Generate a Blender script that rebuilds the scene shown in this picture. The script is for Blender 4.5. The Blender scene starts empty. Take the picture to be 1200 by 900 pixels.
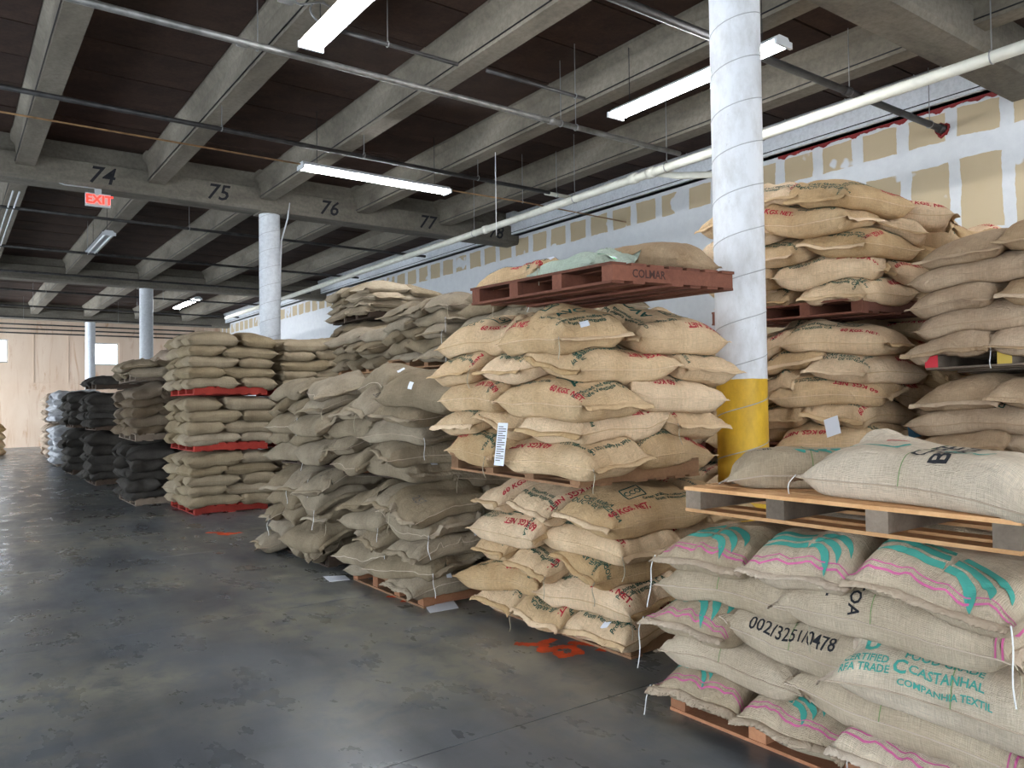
import bpy, bmesh, math, random
import numpy as np
import time
T0_ = time.time()
from mathutils import Matrix, Vector

random.seed(7)
rng = np.random.default_rng(7)
S = bpy.context.scene
COL = S.collection
D2R = math.pi / 180

# ------------------------------------------------------------------ camera
CAM_H = 1.6
YAW, PITCH, ROLL = 36.0 * D2R, 1.4 * D2R, -0.74 * D2R
def cam_axes():
    f = Vector((math.sin(YAW) * math.cos(PITCH), math.cos(YAW) * math.cos(PITCH), math.sin(PITCH)))
    r = Vector((math.cos(YAW), -math.sin(YAW), 0)); u = r.cross(f)
    c, s = math.cos(ROLL), math.sin(ROLL)
    return c * r + s * u, -s * r + c * u, f
R_, U_, F_ = cam_axes()
cd = bpy.data.cameras.new('camera'); cam = bpy.data.objects.new('camera', cd); COL.objects.link(cam)
cam.matrix_world = Matrix(((R_.x, U_.x, -F_.x, 0), (R_.y, U_.y, -F_.y, 0), (R_.z, U_.z, -F_.z, CAM_H), (0, 0, 0, 1)))
cd.sensor_width = 36; cd.lens = 918 / 1200 * 36; cd.clip_start = .05; cd.clip_end = 200
S.camera = cam

# ------------------------------------------------------------------ world, daylight, exposure
w = bpy.data.worlds.new('world'); S.world = w; w.use_nodes = True
bg = w.node_tree.nodes['Background']; bg.inputs[0].default_value = (.80, .90, 1, 1); bg.inputs[1].default_value = 9.0
S.view_settings.view_transform = 'Standard'; S.view_settings.look = 'None'
S.view_settings.gamma = 1; S.view_settings.use_curve_mapping = False
S.view_settings.exposure = 0.32
LAMP = 92.0
def area(name, loc, rot, sx, sy, power, col):
    l = bpy.data.lights.new(name, 'AREA'); l.shape = 'RECTANGLE'; l.size = sx; l.size_y = sy; l.energy = power; l.color = col; l.spread = 130 * D2R
    o = bpy.data.objects.new(name, l); COL.objects.link(o); o.location = loc; o.rotation_euler = rot
# area lights added as daylight, set in assumed unseen dock doors left and behind
for y, pw in ((1.0, 60), (7.5, 60), (14.0, 6), (20.5, 6), (27.0, 15), (36.2, 1500)):
    area('added_daylight', (-6.95, y, 1.9), (0, -math.pi / 2 + .42, 0), 3.4, 3.2, pw, (.80, .90, 1))
for x in (-3.5, 3.0):
    area('added_daylight', (x, -7.9, 2.0), (math.pi / 2 - .42, 0, 0), 3.4, 3.2, 75, (.95, .97, 1))

# ------------------------------------------------------------------ helpers
def tag(o, label=None, cat=None, group=None, kind=None):
    if label: o['label'] = label
    if cat: o['category'] = cat
    if group: o['group'] = group
    if kind: o['kind'] = kind
    return o
def empty(name, loc=(0, 0, 0), rz=0):
    o = bpy.data.objects.new(name, None); COL.objects.link(o); o.location = loc; o.rotation_euler = (0, 0, rz)
    o.empty_display_size = .1
    return o
def mesh_obj(name, verts, faces, mat=None, parent=None, loc=(0, 0, 0), smooth=False):
    me = bpy.data.meshes.new(name); me.from_pydata([tuple(map(float, v)) for v in verts], [], faces)
    if smooth: me.polygons.foreach_set('use_smooth', [True] * len(me.polygons))
    me.update()
    if mat: me.materials.append(mat)
    o = bpy.data.objects.new(name, me); COL.objects.link(o); o.location = loc
    if parent: o.parent = parent
    return o
def box_vf(b, off=0):
    x0, x1, y0, y1, z0, z1 = b
    v = [(x0, y0, z0), (x1, y0, z0), (x1, y1, z0), (x0, y1, z0), (x0, y0, z1), (x1, y0, z1), (x1, y1, z1), (x0, y1, z1)]
    f = [(0, 3, 2, 1), (4, 5, 6, 7), (0, 1, 5, 4), (1, 2, 6, 5), (2, 3, 7, 6), (3, 0, 4, 7)]
    return v, [tuple(i + off for i in q) for q in f]
def boxes(name, bs, mat, parent=None, loc=(0, 0, 0)):
    V, F = [], []
    for b in bs:
        v, f = box_vf(b, len(V)); V += v; F += f
    return mesh_obj(name, V, F, mat, parent, loc)
def tube_vf(pts, r, n=8, off=0, cap=True):
    pts = [Vector(p) for p in pts]; V, F = [], []
    for i, p in enumerate(pts):
        d = (pts[min(i + 1, len(pts) - 1)] - pts[max(i - 1, 0)]).normalized()
        a = Vector((0, 0, 1)) if abs(d.z) < .9 else Vector((1, 0, 0))
        s = d.cross(a).normalized(); t = d.cross(s)
        for k in range(n):
            th = 2 * math.pi * k / n
            V.append(tuple(p + r * (math.cos(th) * s + math.sin(th) * t)))
    for i in range(len(pts) - 1):
        for k in range(n):
            a, b = i * n + k, i * n + (k + 1) % n
            F.append((a + off, b + off, b + n + off, a + n + off))
    if cap:
        F.append(tuple(off + k for k in range(n - 1, -1, -1))); F.append(tuple(off + (len(pts) - 1) * n + k for k in range(n)))
    return V, F
def tube(name, pts, r, mat, parent=None, n=8, smooth=True):
    V, F = tube_vf(pts, r, n)
    return mesh_obj(name, V, F, mat, parent, smooth=smooth)
def copy_tree(o, parent=None):
    c = o.copy(); COL.objects.link(c); c.parent = parent
    for ch in list(o.children): copy_tree(ch, c)
    return c

# ------------------------------------------------------------------ materials
class NT:
    def __init__(s, name, rough=.8, spec=.3, metal=0):
        s.m = bpy.data.materials.new(name); s.m.use_nodes = True; s.t = s.m.node_tree
        s.b = s.t.nodes['Principled BSDF']; s.b.inputs['Roughness'].default_value = rough
        s.b.inputs['Specular IOR Level'].default_value = spec; s.b.inputs['Metallic'].default_value = metal
    def n(s, typ, **k):
        nd = s.t.nodes.new(typ)
        for a, v in k.items():
            if a.startswith('i_'):
                key = a[2:]; key = int(key) if key.isdigit() else key.replace('_', ' ')
                nd.inputs[key].default_value = v
            else: setattr(nd, a, v)
        return nd
    def l(s, a, b): s.t.links.new(a, b)
    def coord(s, kind='Object', scale=(1, 1, 1), loc=(0, 0, 0), rot=(0, 0, 0)):
        c = s.n('ShaderNodeTexCoord'); m = s.n('ShaderNodeMapping')
        m.inputs['Scale'].default_value = scale; m.inputs['Location'].default_value = loc; m.inputs['Rotation'].default_value = rot
        s.l(c.outputs[kind], m.inputs[0]); return m.outputs[0]
    def noise(s, vec, scale, detail=4, rough=.55, dist=0):
        nd = s.n('ShaderNodeTexNoise'); nd.inputs['Scale'].default_value = scale; nd.inputs['Detail'].default_value = detail
        nd.inputs['Roughness'].default_value = rough; nd.inputs['Distortion'].default_value = dist
        s.l(vec, nd.inputs['Vector']); return nd.outputs['Fac']
    def ramp(s, fac, stops):
        r = s.n('ShaderNodeValToRGB'); e = r.color_ramp.elements
        while len(e) < len(stops): e.new(.5)
        for el, (p, c) in zip(e, stops):
            el.position = p; el.color = (c[0], c[1], c[2], 1) if isinstance(c, tuple) else (c, c, c, 1)
        s.l(fac, r.inputs[0]); return r.outputs[0]
    def mix(s, fac, a, b, mode='MIX'):
        m = s.n('ShaderNodeMix', data_type='RGBA', blend_type=mode)
        for sock, v in ((m.inputs[0], fac), (m.inputs[6], a), (m.inputs[7], b)):
            if isinstance(v, (int, float)): sock.default_value = v
            elif isinstance(v, tuple): sock.default_value = (*v[:3], 1)
            else: s.l(v, sock)
        return m.outputs[2]
    def math(s, op, a, b=0, clamp=False):
        m = s.n('ShaderNodeMath', operation=op, use_clamp=clamp)
        for sock, v in ((m.inputs[0], a), (m.inputs[1], b)):
            if isinstance(v, (int, float)): sock.default_value = v
            else: s.l(v, sock)
        return m.outputs[0]
    def col(s, v):
        if isinstance(v, tuple): s.b.inputs['Base Color'].default_value = (*v, 1)
        else: s.l(v, s.b.inputs['Base Color'])
    def bump(s, h, strength=.4, dist=.01):
        b = s.n('ShaderNodeBump'); b.inputs['Strength'].default_value = strength; b.inputs['Distance'].default_value = dist
        s.l(h, b.inputs['Height']); s.l(b.outputs[0], s.b.inputs['Normal'])

def flat(name, c, rough=.7, metal=0, spec=.3, var=.0):
    m = NT(name, rough, spec, metal)
    if var:
        v = m.noise(m.coord(), 6, 4)
        m.col(m.mix(m.ramp(v, [(.35, 0.), (.65, 1.)]), tuple(x * (1 - var) for x in c), tuple(min(1, x * (1 + var)) for x in c)))
    else: m.col(c)
    return m.m
def jute(name, c1, c2, dirt=.25):
    m = NT(name, .92, .12)
    oi = m.n('ShaderNodeObjectInfo')
    uv = m.coord('UV')
    big = m.noise(m.coord('Object'), 3.0, 3, .6)
    base = m.mix(m.ramp(big, [(.3, 0.), (.7, 1.)]), c1, c2)
    # slubs of the warp and weft threads
    w1 = m.noise(m.coord('UV', scale=(14, 260, 1)), 1, 3, .7)
    w2 = m.noise(m.coord('UV', scale=(260, 14, 1)), 1, 3, .7)
    ww = m.math('MULTIPLY', m.math('ADD', w1, w2), .5)
    base = m.mix(1.0, base, m.ramp(ww, [(.36, .70), (.64, 1.16)]), 'MULTIPLY')
    st = m.noise(m.coord('Object', loc=(3, 1, 7)), 9, 5, .7)
    base = m.mix(m.math('MULTIPLY', m.ramp(st, [(.56, 0.), (.78, 1.)]), dirt), base, tuple(x * .35 for x in c1))
    hs = m.n('ShaderNodeHueSaturation')
    m.l(m.math('ADD', m.math('MULTIPLY', oi.outputs['Random'], .34), .80), hs.inputs['Value'])
    m.l(m.math('ADD', m.math('MULTIPLY', oi.outputs['Random'], -.25), 1.1), hs.inputs['Saturation'])
    m.l(base, hs.inputs['Color']); m.col(hs.outputs[0])
    wv = m.n('ShaderNodeTexWave', wave_type='BANDS', bands_direction='X'); wv.inputs['Scale'].default_value = 55; wv.inputs['Distortion'].default_value = 2.5; wv.inputs['Detail Scale'].default_value = 3
    wv2 = m.n('ShaderNodeTexWave', wave_type='BANDS', bands_direction='Y'); wv2.inputs['Scale'].default_value = 55; wv2.inputs['Distortion'].default_value = 2.5
    m.l(uv, wv.inputs[0]); m.l(uv, wv2.inputs[0])
    cr = m.noise(m.coord('Object'), 14, 4, .6, 1.2)
    h = m.math('ADD', m.math('ADD', m.math('MULTIPLY', wv.outputs['Fac'], .12), m.math('MULTIPLY', wv2.outputs['Fac'], .12)), m.math('ADD', m.math('MULTIPLY', ww, .5), m.math('MULTIPLY', cr, 1.6)))
    m.bump(h, .8, .014)
    return m.m
def wood(name, c1, c2):
    m = NT(name, .8, .2)
    oi = m.n('ShaderNodeObjectInfo')
    ad = m.n('ShaderNodeVectorMath', operation='ADD'); m.l(m.coord('Object', scale=(1, 1, 1)), ad.inputs[0]); 
    cmb = m.n('ShaderNodeCombineXYZ'); m.l(m.math('MULTIPLY', oi.outputs['Random'], 37.), cmb.inputs[0]); m.l(cmb.outputs[0], ad.inputs[1])
    g = m.noise(ad.outputs[0], 5, 6, .7, .6)
    g2 = m.noise(ad.outputs[0], 45, 4, .7)
    k = m.math('ADD', m.math('MULTIPLY', g, .7), m.math('MULTIPLY', g2, .3))
    c = m.mix(m.ramp(k, [(.32, 0.), (.66, 1.)]), c1, c2)
    hs = m.n('ShaderNodeHueSaturation'); m.l(m.math('ADD', m.math('MULTIPLY', oi.outputs['Random'], .6), .65), hs.inputs['Value'])
    m.l(c, hs.inputs['Color']); m.col(hs.outputs[0]); m.bump(k, .5, .006)
    return m.m
M = {}
M['cream'] = jute('cream_jute', (.63, .425, .235), (.80, .58, .355), .10)
M['grey'] = jute('grey_jute', (.265, .207, .14), (.385, .31, .215), .18)
M['natural'] = jute('natural_jute', (.51, .405, .285), (.65, .535, .395), .12)
M['tan'] = jute('tan_jute', (.44, .30, .185), (.56, .41, .27), .12)
M['olive'] = jute('olive_jute', (.33, .255, .165), (.46, .365, .24), .12)
M['brown'] = jute('brown_jute', (.17, .125, .085), (.26, .20, .14), .12)
M['dark'] = jute('dark_jute', (.045, .04, .036), (.085, .075, .065), .1)
M['white'] = jute('white_woven_plastic', (.50, .50, .53), (.66, .66, .68), .05)
M['pink'] = jute('pinkish_jute', (.38, .28, .20), (.52, .40, .30), .1)
M['craft'] = jute('orange_jute', (.50, .31, .15), (.62, .42, .22), .1)
M['hem'] = jute('pale_hem', (.50, .39, .29), (.64, .52, .40), .08)
M['ink_red'] = flat('red_ink', (.42, .025, .04), .9, var=.15)
M['ink_green'] = flat('green_ink', (.015, .075, .055), .9, var=.15)
M['ink_black'] = flat('black_ink', (.018, .018, .022), .9, var=.2)
M['ink_teal'] = flat('teal_ink', (.055, .30, .245), .9, var=.12)
M['ink_faint'] = flat('faded_ink', (.13, .11, .09), .9, var=.2)
M['ink_faint2'] = flat('worn_stencil_ink', (.055, .025, .02), .9)
M['ink_pink'] = flat('pink_ink', (.55, .12, .28), .9, var=.2)
M['ink_lime'] = flat('green_thread', (.16, .27, .10), .9)
M['string'] = flat('white_string', (.75, .75, .74), .8)
M['twine'] = flat('jute_twine', (.42, .36, .26), .9)
M['paper'] = flat('paper', (.72, .74, .80), .75)
M['wood_new'] = wood('pale_pallet_wood', (.50, .25, .10), (.68, .40, .20))
M['wood_grey'] = wood('grey_pallet_wood', (.15, .115, .085), (.27, .21, .16))
M['wood_red'] = wood('reddish_pallet_wood', (.10, .036, .024), (.20, .078, .048))
M['wood_mid'] = wood('brown_pallet_wood', (.19, .10, .055), (.36, .20, .105))
M['paint_red'] = wood('red_painted_wood', (.30, .030, .022), (.42, .055, .038))
M['wood_dark'] = wood('dark_pallet_wood', (.045, .03, .022), (.09, .06, .042))
M['wood_orange'] = wood('orange_pallet_wood', (.27, .11, .055), (.42, .20, .105))

def concrete(name, c1, c2, sc=2.2, streak=(1, 1, 1), rough=.85):
    m = NT(name, rough, .25)
    a = m.noise(m.coord('Object', scale=streak), sc, 6, .65, .4); b = m.noise(m.coord('Object'), 18, 5, .7)
    c = m.mix(m.ramp(a, [(.3, 0.), (.7, 1.)]), c1, c2)
    c = m.mix(m.ramp(b, [(.40, .0), (.75, .45)]), c, tuple(x * .55 for x in c1))
    m.col(c); m.bump(b, .35, .01); return m.m
M['rib'] = concrete('rib_concrete', (.12, .103, .08), (.28, .248, .198), 1.6, (1, .35, 1))
M['girder'] = concrete('girder_concrete', (.10, .089, .072), (.25, .225, .184), 1.6, (.35, 1, 1))
M['panel'] = concrete('stained_ceiling_plank', (.026, .016, .013), (.085, .047, .034), 1.1)
M['whitecol'] = None
def column_mat():
    m = NT('column_paint', .55, .35)
    o = m.coord('Object')
    sx = m.n('ShaderNodeSeparateXYZ'); m.l(o, sx.inputs[0])
    edge = m.noise(m.coord('Object', scale=(1, 1, .2)), 9, 3)
    yb = m.math('LESS_THAN', m.math('ADD', sx.outputs[2], m.math('MULTIPLY', edge, .015)), 1.77)
    n1 = m.noise(m.coord('Object', scale=(1, 1, .5)), 7, 5, .7)
    wc = m.mix(m.ramp(n1, [(.42, 0.), (.74, .8)]), (.76, .77, .80), (.52, .51, .50))
    sp = m.noise(m.coord('Object', scale=(1, 1, .6)), 26, 5, .8)
    wc = m.mix(m.ramp(sp, [(.66, 0.), (.70, .9)]), wc, (.30, .28, .26))
    yc = m.mix(m.ramp(n1, [(.35, 0.), (.75, 1.)]), (.76, .46, .035), (.50, .29, .03))
    m.col(m.mix(yb, wc, yc)); m.bump(n1, .3, .01); return m.m
M['column'] = column_mat()
M['column_plain'] = concrete('white_painted_column', (.66, .68, .72), (.80, .82, .85), 3, rough=.55)

def floor_mat():
    m = NT('floor_concrete', .5, .5)
    o = m.coord('Object')
    big = m.noise(o, .55, 4, .6, .5)
    st = m.noise(m.coord('Object', scale=(1.1, .16, 1), rot=(0, 0, .10)), 1.5, 5, .6, .6)
    fine = m.noise(o, 5, 6, .7, .5)
    vf = m.noise(o, 42, 4, .7)
    dark, blue, tan = (.058, .065, .076), (.125, .138, .152), (.29, .275, .215)
    c = m.mix(m.ramp(st, [(.32, 0.), (.62, 1.)]), dark, blue)
    k = m.math('MULTIPLY', m.ramp(big, [(.42, 0.), (.60, .9)]), m.ramp(fine, [(.36, 0.), (.60, 1.)]))
    c = m.mix(k, c, tan)
    c = m.mix(m.ramp(fine, [(.52, 0.), (.80, .40)]), c, (.036, .042, .050))
    scr = m.noise(m.coord('Object', scale=(6, .5, 1), rot=(0, 0, -.25)), 3, 5, .75)
    c = m.mix(m.ramp(scr, [(.60, 0.), (.72, .35)]), c, (.17, .18, .19))
    c = m.mix(m.ramp(scr, [(.28, .45), (.40, 0.)]), c, (.035, .04, .048))
    c = m.mix(m.ramp(vf, [(.63, 0.), (.75, .35)]), c, (.20, .20, .19))
    # tyre marks
    wv = m.n('ShaderNodeTexWave', wave_type='RINGS', rings_direction='Z'); wv.inputs['Scale'].default_value = .33; wv.inputs['Distortion'].default_value = 1.2
    m.l(m.coord('Object', loc=(-1.2, .6, 0)), wv.inputs[0])
    c = m.mix(m.math('MULTIPLY', m.ramp(wv.outputs['Fac'], [(.93, 0.), (.985, .22)]), m.ramp(fine, [(.42, 0.), (.6, 1.)])), c, (.020, .022, .025))
    m.col(c)
    r = m.ramp(m.noise(m.coord('Object', scale=(1, .5, 1)), 3, 5, .65), [(.3, .20), (.7, .44)])
    m.l(r, m.b.inputs['Roughness']); m.bump(m.math('ADD', m.math('MULTIPLY', fine, .6), m.math('MULTIPLY', vf, .4)), .16, .01)
    return m.m
M['floor'] = floor_mat()
M['joint'] = flat('joint_filler', (.012, .012, .013), .9)
def drywall_mat():
    m = NT('taped_drywall', .85, .2)
    sx = m.n('ShaderNodeSeparateXYZ'); m.l(m.coord('Object'), sx.inputs[0])
    y, z = sx.outputs[1], sx.outputs[2]
    wob = m.math('MULTIPLY', m.math('SUBTRACT', m.noise(m.coord('Object'), 2.2, 4, .6), .5), .10)
    def vband(period, phase, half):
        t = m.math('ABSOLUTE', m.math('SUBTRACT', m.math('FRACT', m.math('DIVIDE', m.math('ADD', m.math('SUBTRACT', y, phase), m.math('ADD', wob, period / 2)), period)), .5))
        return m.math('LESS_THAN', t, half / period)
    hi = m.math('GREATER_THAN', z, 4.95)
    b1 = m.math('MULTIPLY', vband(.645, 5.53, .075), m.math('SUBTRACT', 1, hi))
    b2 = m.math('MULTIPLY', vband(.66, 5.57, .085), hi)
    def hband(c, half):
        return m.math('LESS_THAN', m.math('ABSOLUTE', m.math('SUBTRACT', m.math('ADD', z, wob), c)), half)
    bands = m.math('MAXIMUM', m.math('MAXIMUM', b1, b2), m.math('MAXIMUM', hband(4.89, .15), m.math('MAXIMUM', hband(3.66, .13), m.math('MAXIMUM', hband(2.44, .13), hband(5.5, .07)))))
    blob = m.ramp(m.noise(m.coord('Object', loc=(0, 4, 2)), 1.3, 3, .5), [(.62, 0.), (.64, 1.)])
    f = m.math('MAXIMUM', m.math('MAXIMUM', bands, blob), m.math('MULTIPLY', m.math('GREATER_THAN', y, 8.4), m.math('LESS_THAN', z, 4.8)))
    paper = m.mix(m.noise(m.coord('Object'), 1.5, 4), (.47, .37, .235), (.56, .455, .31))
    mud = m.mix(m.noise(m.coord('Object'), 6, 5, .7), (.54, .55, .575), (.72, .73, .74))
    m.col(m.mix(f, paper, mud)); m.bump(m.math('ADD', m.math('MULTIPLY', f, .3), m.math('MULTIPLY', m.noise(m.coord('Object'), 20, 4), .25)), .4, .01)
    return m.m
M['drywall'] = drywall_mat()
def backwall_mat():
    m = NT('stained_back_wall', .85, .2)
    n1 = m.noise(m.coord('Object', scale=(1, 1, .25)), .8, 5, .6, .5)
    n2 = m.noise(m.coord('Object', scale=(2, 1, .3)), 1.6, 5, .7, 1)
    c = m.mix(m.ramp(n1, [(.3, 0.), (.7, 1.)]), (.66, .48, .35), (.78, .62, .49))
    c = m.mix(m.ramp(n2, [(.55, 0.), (.72, .6)]), c, (.45, .20, .08))
    m.col(c); return m.m
M['backwall'] = backwall_mat()
M['leftwall'] = concrete('painted_block', (.55, .54, .50), (.68, .67, .63), 1.0)
M['seam'] = flat('grey_spiral_seam', (.42, .42, .43), .8)  # spiral line coloured greyer than the column paint
M['mint'] = jute('clear_plastic_over_green_coffee', (.42, .50, .40), (.56, .62, .52), .05)
M['green_strap'] = flat('green_strap', (.05, .50, .12), .4)
M['caulk'] = flat('red_fire_caulk', (.22, .018, .018), .6)
M['pipe_dark'] = flat('dark_iron_pipe', (.055, .052, .052), .5, .4, var=.3)
M['pipe_grey'] = flat('galvanised_pipe', (.25, .245, .235), .45, .6, var=.3)
M['pipe_white'] = flat('white_drain_pipe', (.66, .65, .57), .5, var=.08)
M['conduit'] = flat('rusty_conduit', (.34, .20, .10), .5, .3, var=.3)
M['metal'] = flat('dull_metal', (.30, .30, .30), .4, .6)
M['metal_dark'] = flat('dark_metal', (.03, .03, .032), .5, .4)
M['white_metal'] = flat('white_fixture_enamel', (.62, .64, .66), .5)
M['window_frame'] = flat('window_frame', (.45, .45, .44), .6)
def glass_mat():
    m = bpy.data.materials.new('window_glass'); m.use_nodes = True; t = m.node_tree
    t.nodes.remove(t.nodes['Principled BSDF'])
    tr = t.nodes.new('ShaderNodeBsdfTransparent'); gl = t.nodes.new('ShaderNodeBsdfGlossy'); gl.inputs['Roughness'].default_value = .05
    mx = t.nodes.new('ShaderNodeMixShader'); mx.inputs[0].default_value = .06
    t.links.new(tr.outputs[0], mx.inputs[1]); t.links.new(gl.outputs[0], mx.inputs[2]); t.links.new(mx.outputs[0], t.nodes['Material Output'].inputs[0])
    return m
M['glass'] = glass_mat()
def emit(name, c, s):
    m = NT(name); m.col(tuple(.35 * x_ for x_ in c)); m.b.inputs['Emission Color'].default_value = (*c, 1); m.b.inputs['Emission Strength'].default_value = s; return m.m
M['tube_on'] = emit('lit_tube', (.96, .98, 1), LAMP)
M['tube_off'] = flat('unlit_tube', (.7, .72, .74), .3)
M['exit_red'] = emit('lit_exit_letters', (1, .03, .02), 3.0)
M['exit_face'] = emit('lit_exit_face', (1, .62, .58), .30)
M['orange_paint'] = flat('orange_floor_paint', (.70, .085, .02), .7, var=.3)

# ------------------------------------------------------------------ large structure
fl = boxes('floor', [(-7.2, 11.2, -8.2, 39.2, -.25, -.012)], M['joint']); tag(fl, kind='structure')
joints = [-8.2, -4.6, -.7, 3.17, 6.1, 9.03, 11.6, 15.5, 19.4, 23.3, 27.2, 31.1, 35.0, 39.2]
for i in range(len(joints) - 1):
    boxes('floor_slab', [(-7.2, 11.2, joints[i] + .004, joints[i + 1] - .004, -.012, 0)], M['floor'], fl)
wr = boxes('wall_right', [(10.86, 11.1, -8.2, 39.2, 0, 6.2)], M['drywall']); tag(wr, kind='structure')
WY = 39.0
wins = [(.86, 2.20, 3.57, 4.56), (5.24, 6.41, 3.53, 4.53), (-3.6, -1.6, 3.57, 4.56)]
xs = sorted(wins); bx = []; x = -7.2
for a, b, z0, z1 in xs:
    bx.append((x, a, WY, WY + .3, 0, 6.2)); bx.append((a, b, WY, WY + .3, 0, z0)); bx.append((a, b, WY, WY + .3, z1, 6.2)); x = b
bx.append((x, 11.2, WY, WY + .3, 0, 6.2))
wb = boxes('wall_back', bx, M['backwall']); tag(wb, kind='structure')
for z in (2.68, 2.42):   # shallow ledges that run along the back wall
    boxes('wall_ledge', [(-7.0, 10.8, WY - .03, WY, z, z + .05)], M['backwall'], wb)
for X in (3.1, 4.4): boxes('wall_seam', [(X, X + .03, WY - .012, WY, 2.75, 5.2)], M['backwall'], wb)
for i, (a, b, z0, z1) in enumerate(wins):
    r = empty('window_%d' % (i + 1), ((a + b) / 2, WY + .1, z0)); tag(r, kind='structure')
    hw, hh = (b - a) / 2, z1 - z0
    boxes('window_frame', [(-hw, hw, -.04, .04, 0, .06), (-hw, hw, -.04, .04, hh - .06, hh), (-hw, -hw + .06, -.04, .04, .06, hh - .06), (hw - .06, hw, -.04, .04, .06, hh - .06)], M['window_frame'], r)
    boxes('pane', [(-hw + .06, hw - .06, -.004, .004, .06, hh - .06)], M['glass'], r)
# left wall and wall behind the camera, with unseen door openings added for daylight
bx = []; y = -8.2
for c in (1.0, 7.5, 14.0, 20.5, 27.0, 36.2):
    bx += [(-7.4, -7.1, y, c - 1.6, 0, 6.2), (-7.4, -7.1, c - 1.6, c + 1.6, 3.7, 6.2)]; y = c + 1.6
bx.append((-7.4, -7.1, y, 39.2, 0, 6.2))
tag(boxes('wall_left', bx, M['leftwall']), kind='structure')
bx = []; x = -7.2
for c in (-3.5, 3.0):
    bx += [(x, c - 1.6, -8.4, -8.1, 0, 6.2), (c - 1.6, c + 1.6, -8.4, -8.1, 3.8, 6.2)]; x = c + 1.6
bx.append((x, 11.2, -8.4, -8.1, 0, 6.2))
tag(boxes('wall_front', bx, M['leftwall']), kind='structure')

# ceiling: slab, plank soffits between concrete ribs, ledger girders
ce = boxes('ceiling', [(-7.4, 11.1, -8.4, 39.3, 6.02, 6.3)], M['panel']); tag(ce, kind='structure')
GY = [-7.1, 3.95, 14.86, 26.2, 37.6]
RX = [1.05 + 1.95 * k for k in range(-4, 6)]          # rib centres
RX = [x for x in RX if -7 < x < 10.9]
def prism_x(prof, x0, x1):   # profile in (y, z) extruded along x
    n = len(prof); V = [(x0, p[0], p[1]) for p in prof] + [(x1, p[0], p[1]) for p in prof]
    F = [tuple(range(n - 1, -1, -1)), tuple(range(n, 2 * n))] + [(i, (i + 1) % n, (i + 1) % n + n, i + n) for i in range(n)]
    return V, F
def prism_y(prof, y0, y1):
    n = len(prof); V = [(p[0], y0, p[1]) for p in prof] + [(p[0], y1, p[1]) for p in prof]
    F = [tuple(range(n)), tuple(range(2 * n - 1, n - 1, -1))] + [(i, i + n, (i + 1) % n + n, (i + 1) % n) for i in range(n)]
    return V, F
for gy in GY:
    hw = .26
    prof = [(gy - hw + .04, 5.3), (gy + hw - .04, 5.3), (gy + hw, 5.36), (gy + hw, 5.70), (gy + .13, 5.74), (gy + .13, 6.02), (gy - .13, 6.02), (gy - .13, 5.74), (gy - hw, 5.70), (gy - hw, 5.36)]
    v, f = prism_x(prof, -7.1, 10.86); g = mesh_obj('girder', v, f, M['girder'], ce)
    if gy == 14.86: GIRD1 = g
rib0 = None
for i in range(len(GY)):
    y0 = GY[i] + .13 if i < len(GY) else 0
    y1 = GY[i + 1] - .13 if i + 1 < len(GY) else 39.0
    for rx in RX + [10.74]:
        prof = [(-.13, 5.50), (.13, 5.50), (.13, 5.82), (.20, 5.92), (.20, 6.02), (-.20, 6.02), (-.20, 5.92), (-.13, 5.82)]
        if rx > 10.5: prof = [(-.10, 5.50), (.11, 5.50), (.11, 6.02), (-.15, 6.02), (-.15, 5.9), (-.10, 5.84)]
        v, f = prism_y(prof, y0, y1); o = mesh_obj('rib', v, f, M['rib'] if rx < 10.5 else M['column_plain'], ce, (rx, 0, 0))
        cv, cf = tube_vf([(-.142 if rx < 10.5 else -.11, y0, 5.545), (-.142 if rx < 10.5 else -.11, y1, 5.545)], .008, 5)
        c = mesh_obj('rib_cable', cv, cf, M['metal_dark'], o)
# planks (soffit panels) between ribs, one object each where they can be told apart
pm = None
bays = list(zip(RX[:-1], RX[1:])) + [(RX[-1], 10.74)]
vis_bays = [b for b in bays if b[1] > 0.9]
for (a, b) in vis_bays:
    W2 = (b - a) - .42
    for i in range(len(GY) - 1):
        if i == 0: ys = np.arange(GY[0] + .3, GY[1] - .3, 1.0); ys = ys[ys > -1.5]
        else: ys = np.arange(GY[i] + .3, GY[i + 1] - .9, 1.0)
        for y in ys:
            o = boxes('ceiling_panel', [(-W2 / 2, W2 / 2, .012, .985, 0, .05)], M['panel'], ce, ((a + b) / 2, float(y), 5.955 + random.uniform(-.006, .006))) if pm is None or abs(pm.get('w', 0) - W2) > 1e-3 else None
            if o is None:
                o = pm.copy(); COL.objects.link(o); o.location = ((a + b) / 2, float(y), 5.955 + random.uniform(-.006, .006)); o.parent = ce
            else:
                pm = o; pm['w'] = W2
for o in ce.children:
    if 'w' in o: del o['w']

# fire caulk along the top of the right wall
V = []; F = []
ys = np.arange(3.9, 7.6, .025)
for i, y in enumerate(ys):
    dd = .02 + .05 * abs(math.sin(y * 5.3) * math.sin(y * 13.1 + 1)) ** 2 + random.uniform(0, .015)
    V += [(10.85, y, 5.53), (10.832, y, 5.52 - dd * .5), (10.85, y, 5.50 - dd)]
    if i: a = 3 * i; F += [(a - 3, a, a + 1, a - 2), (a - 2, a + 1, a + 2, a - 1)]
cb = mesh_obj('fire_caulk', V, F, M['caulk'], wr)

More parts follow.
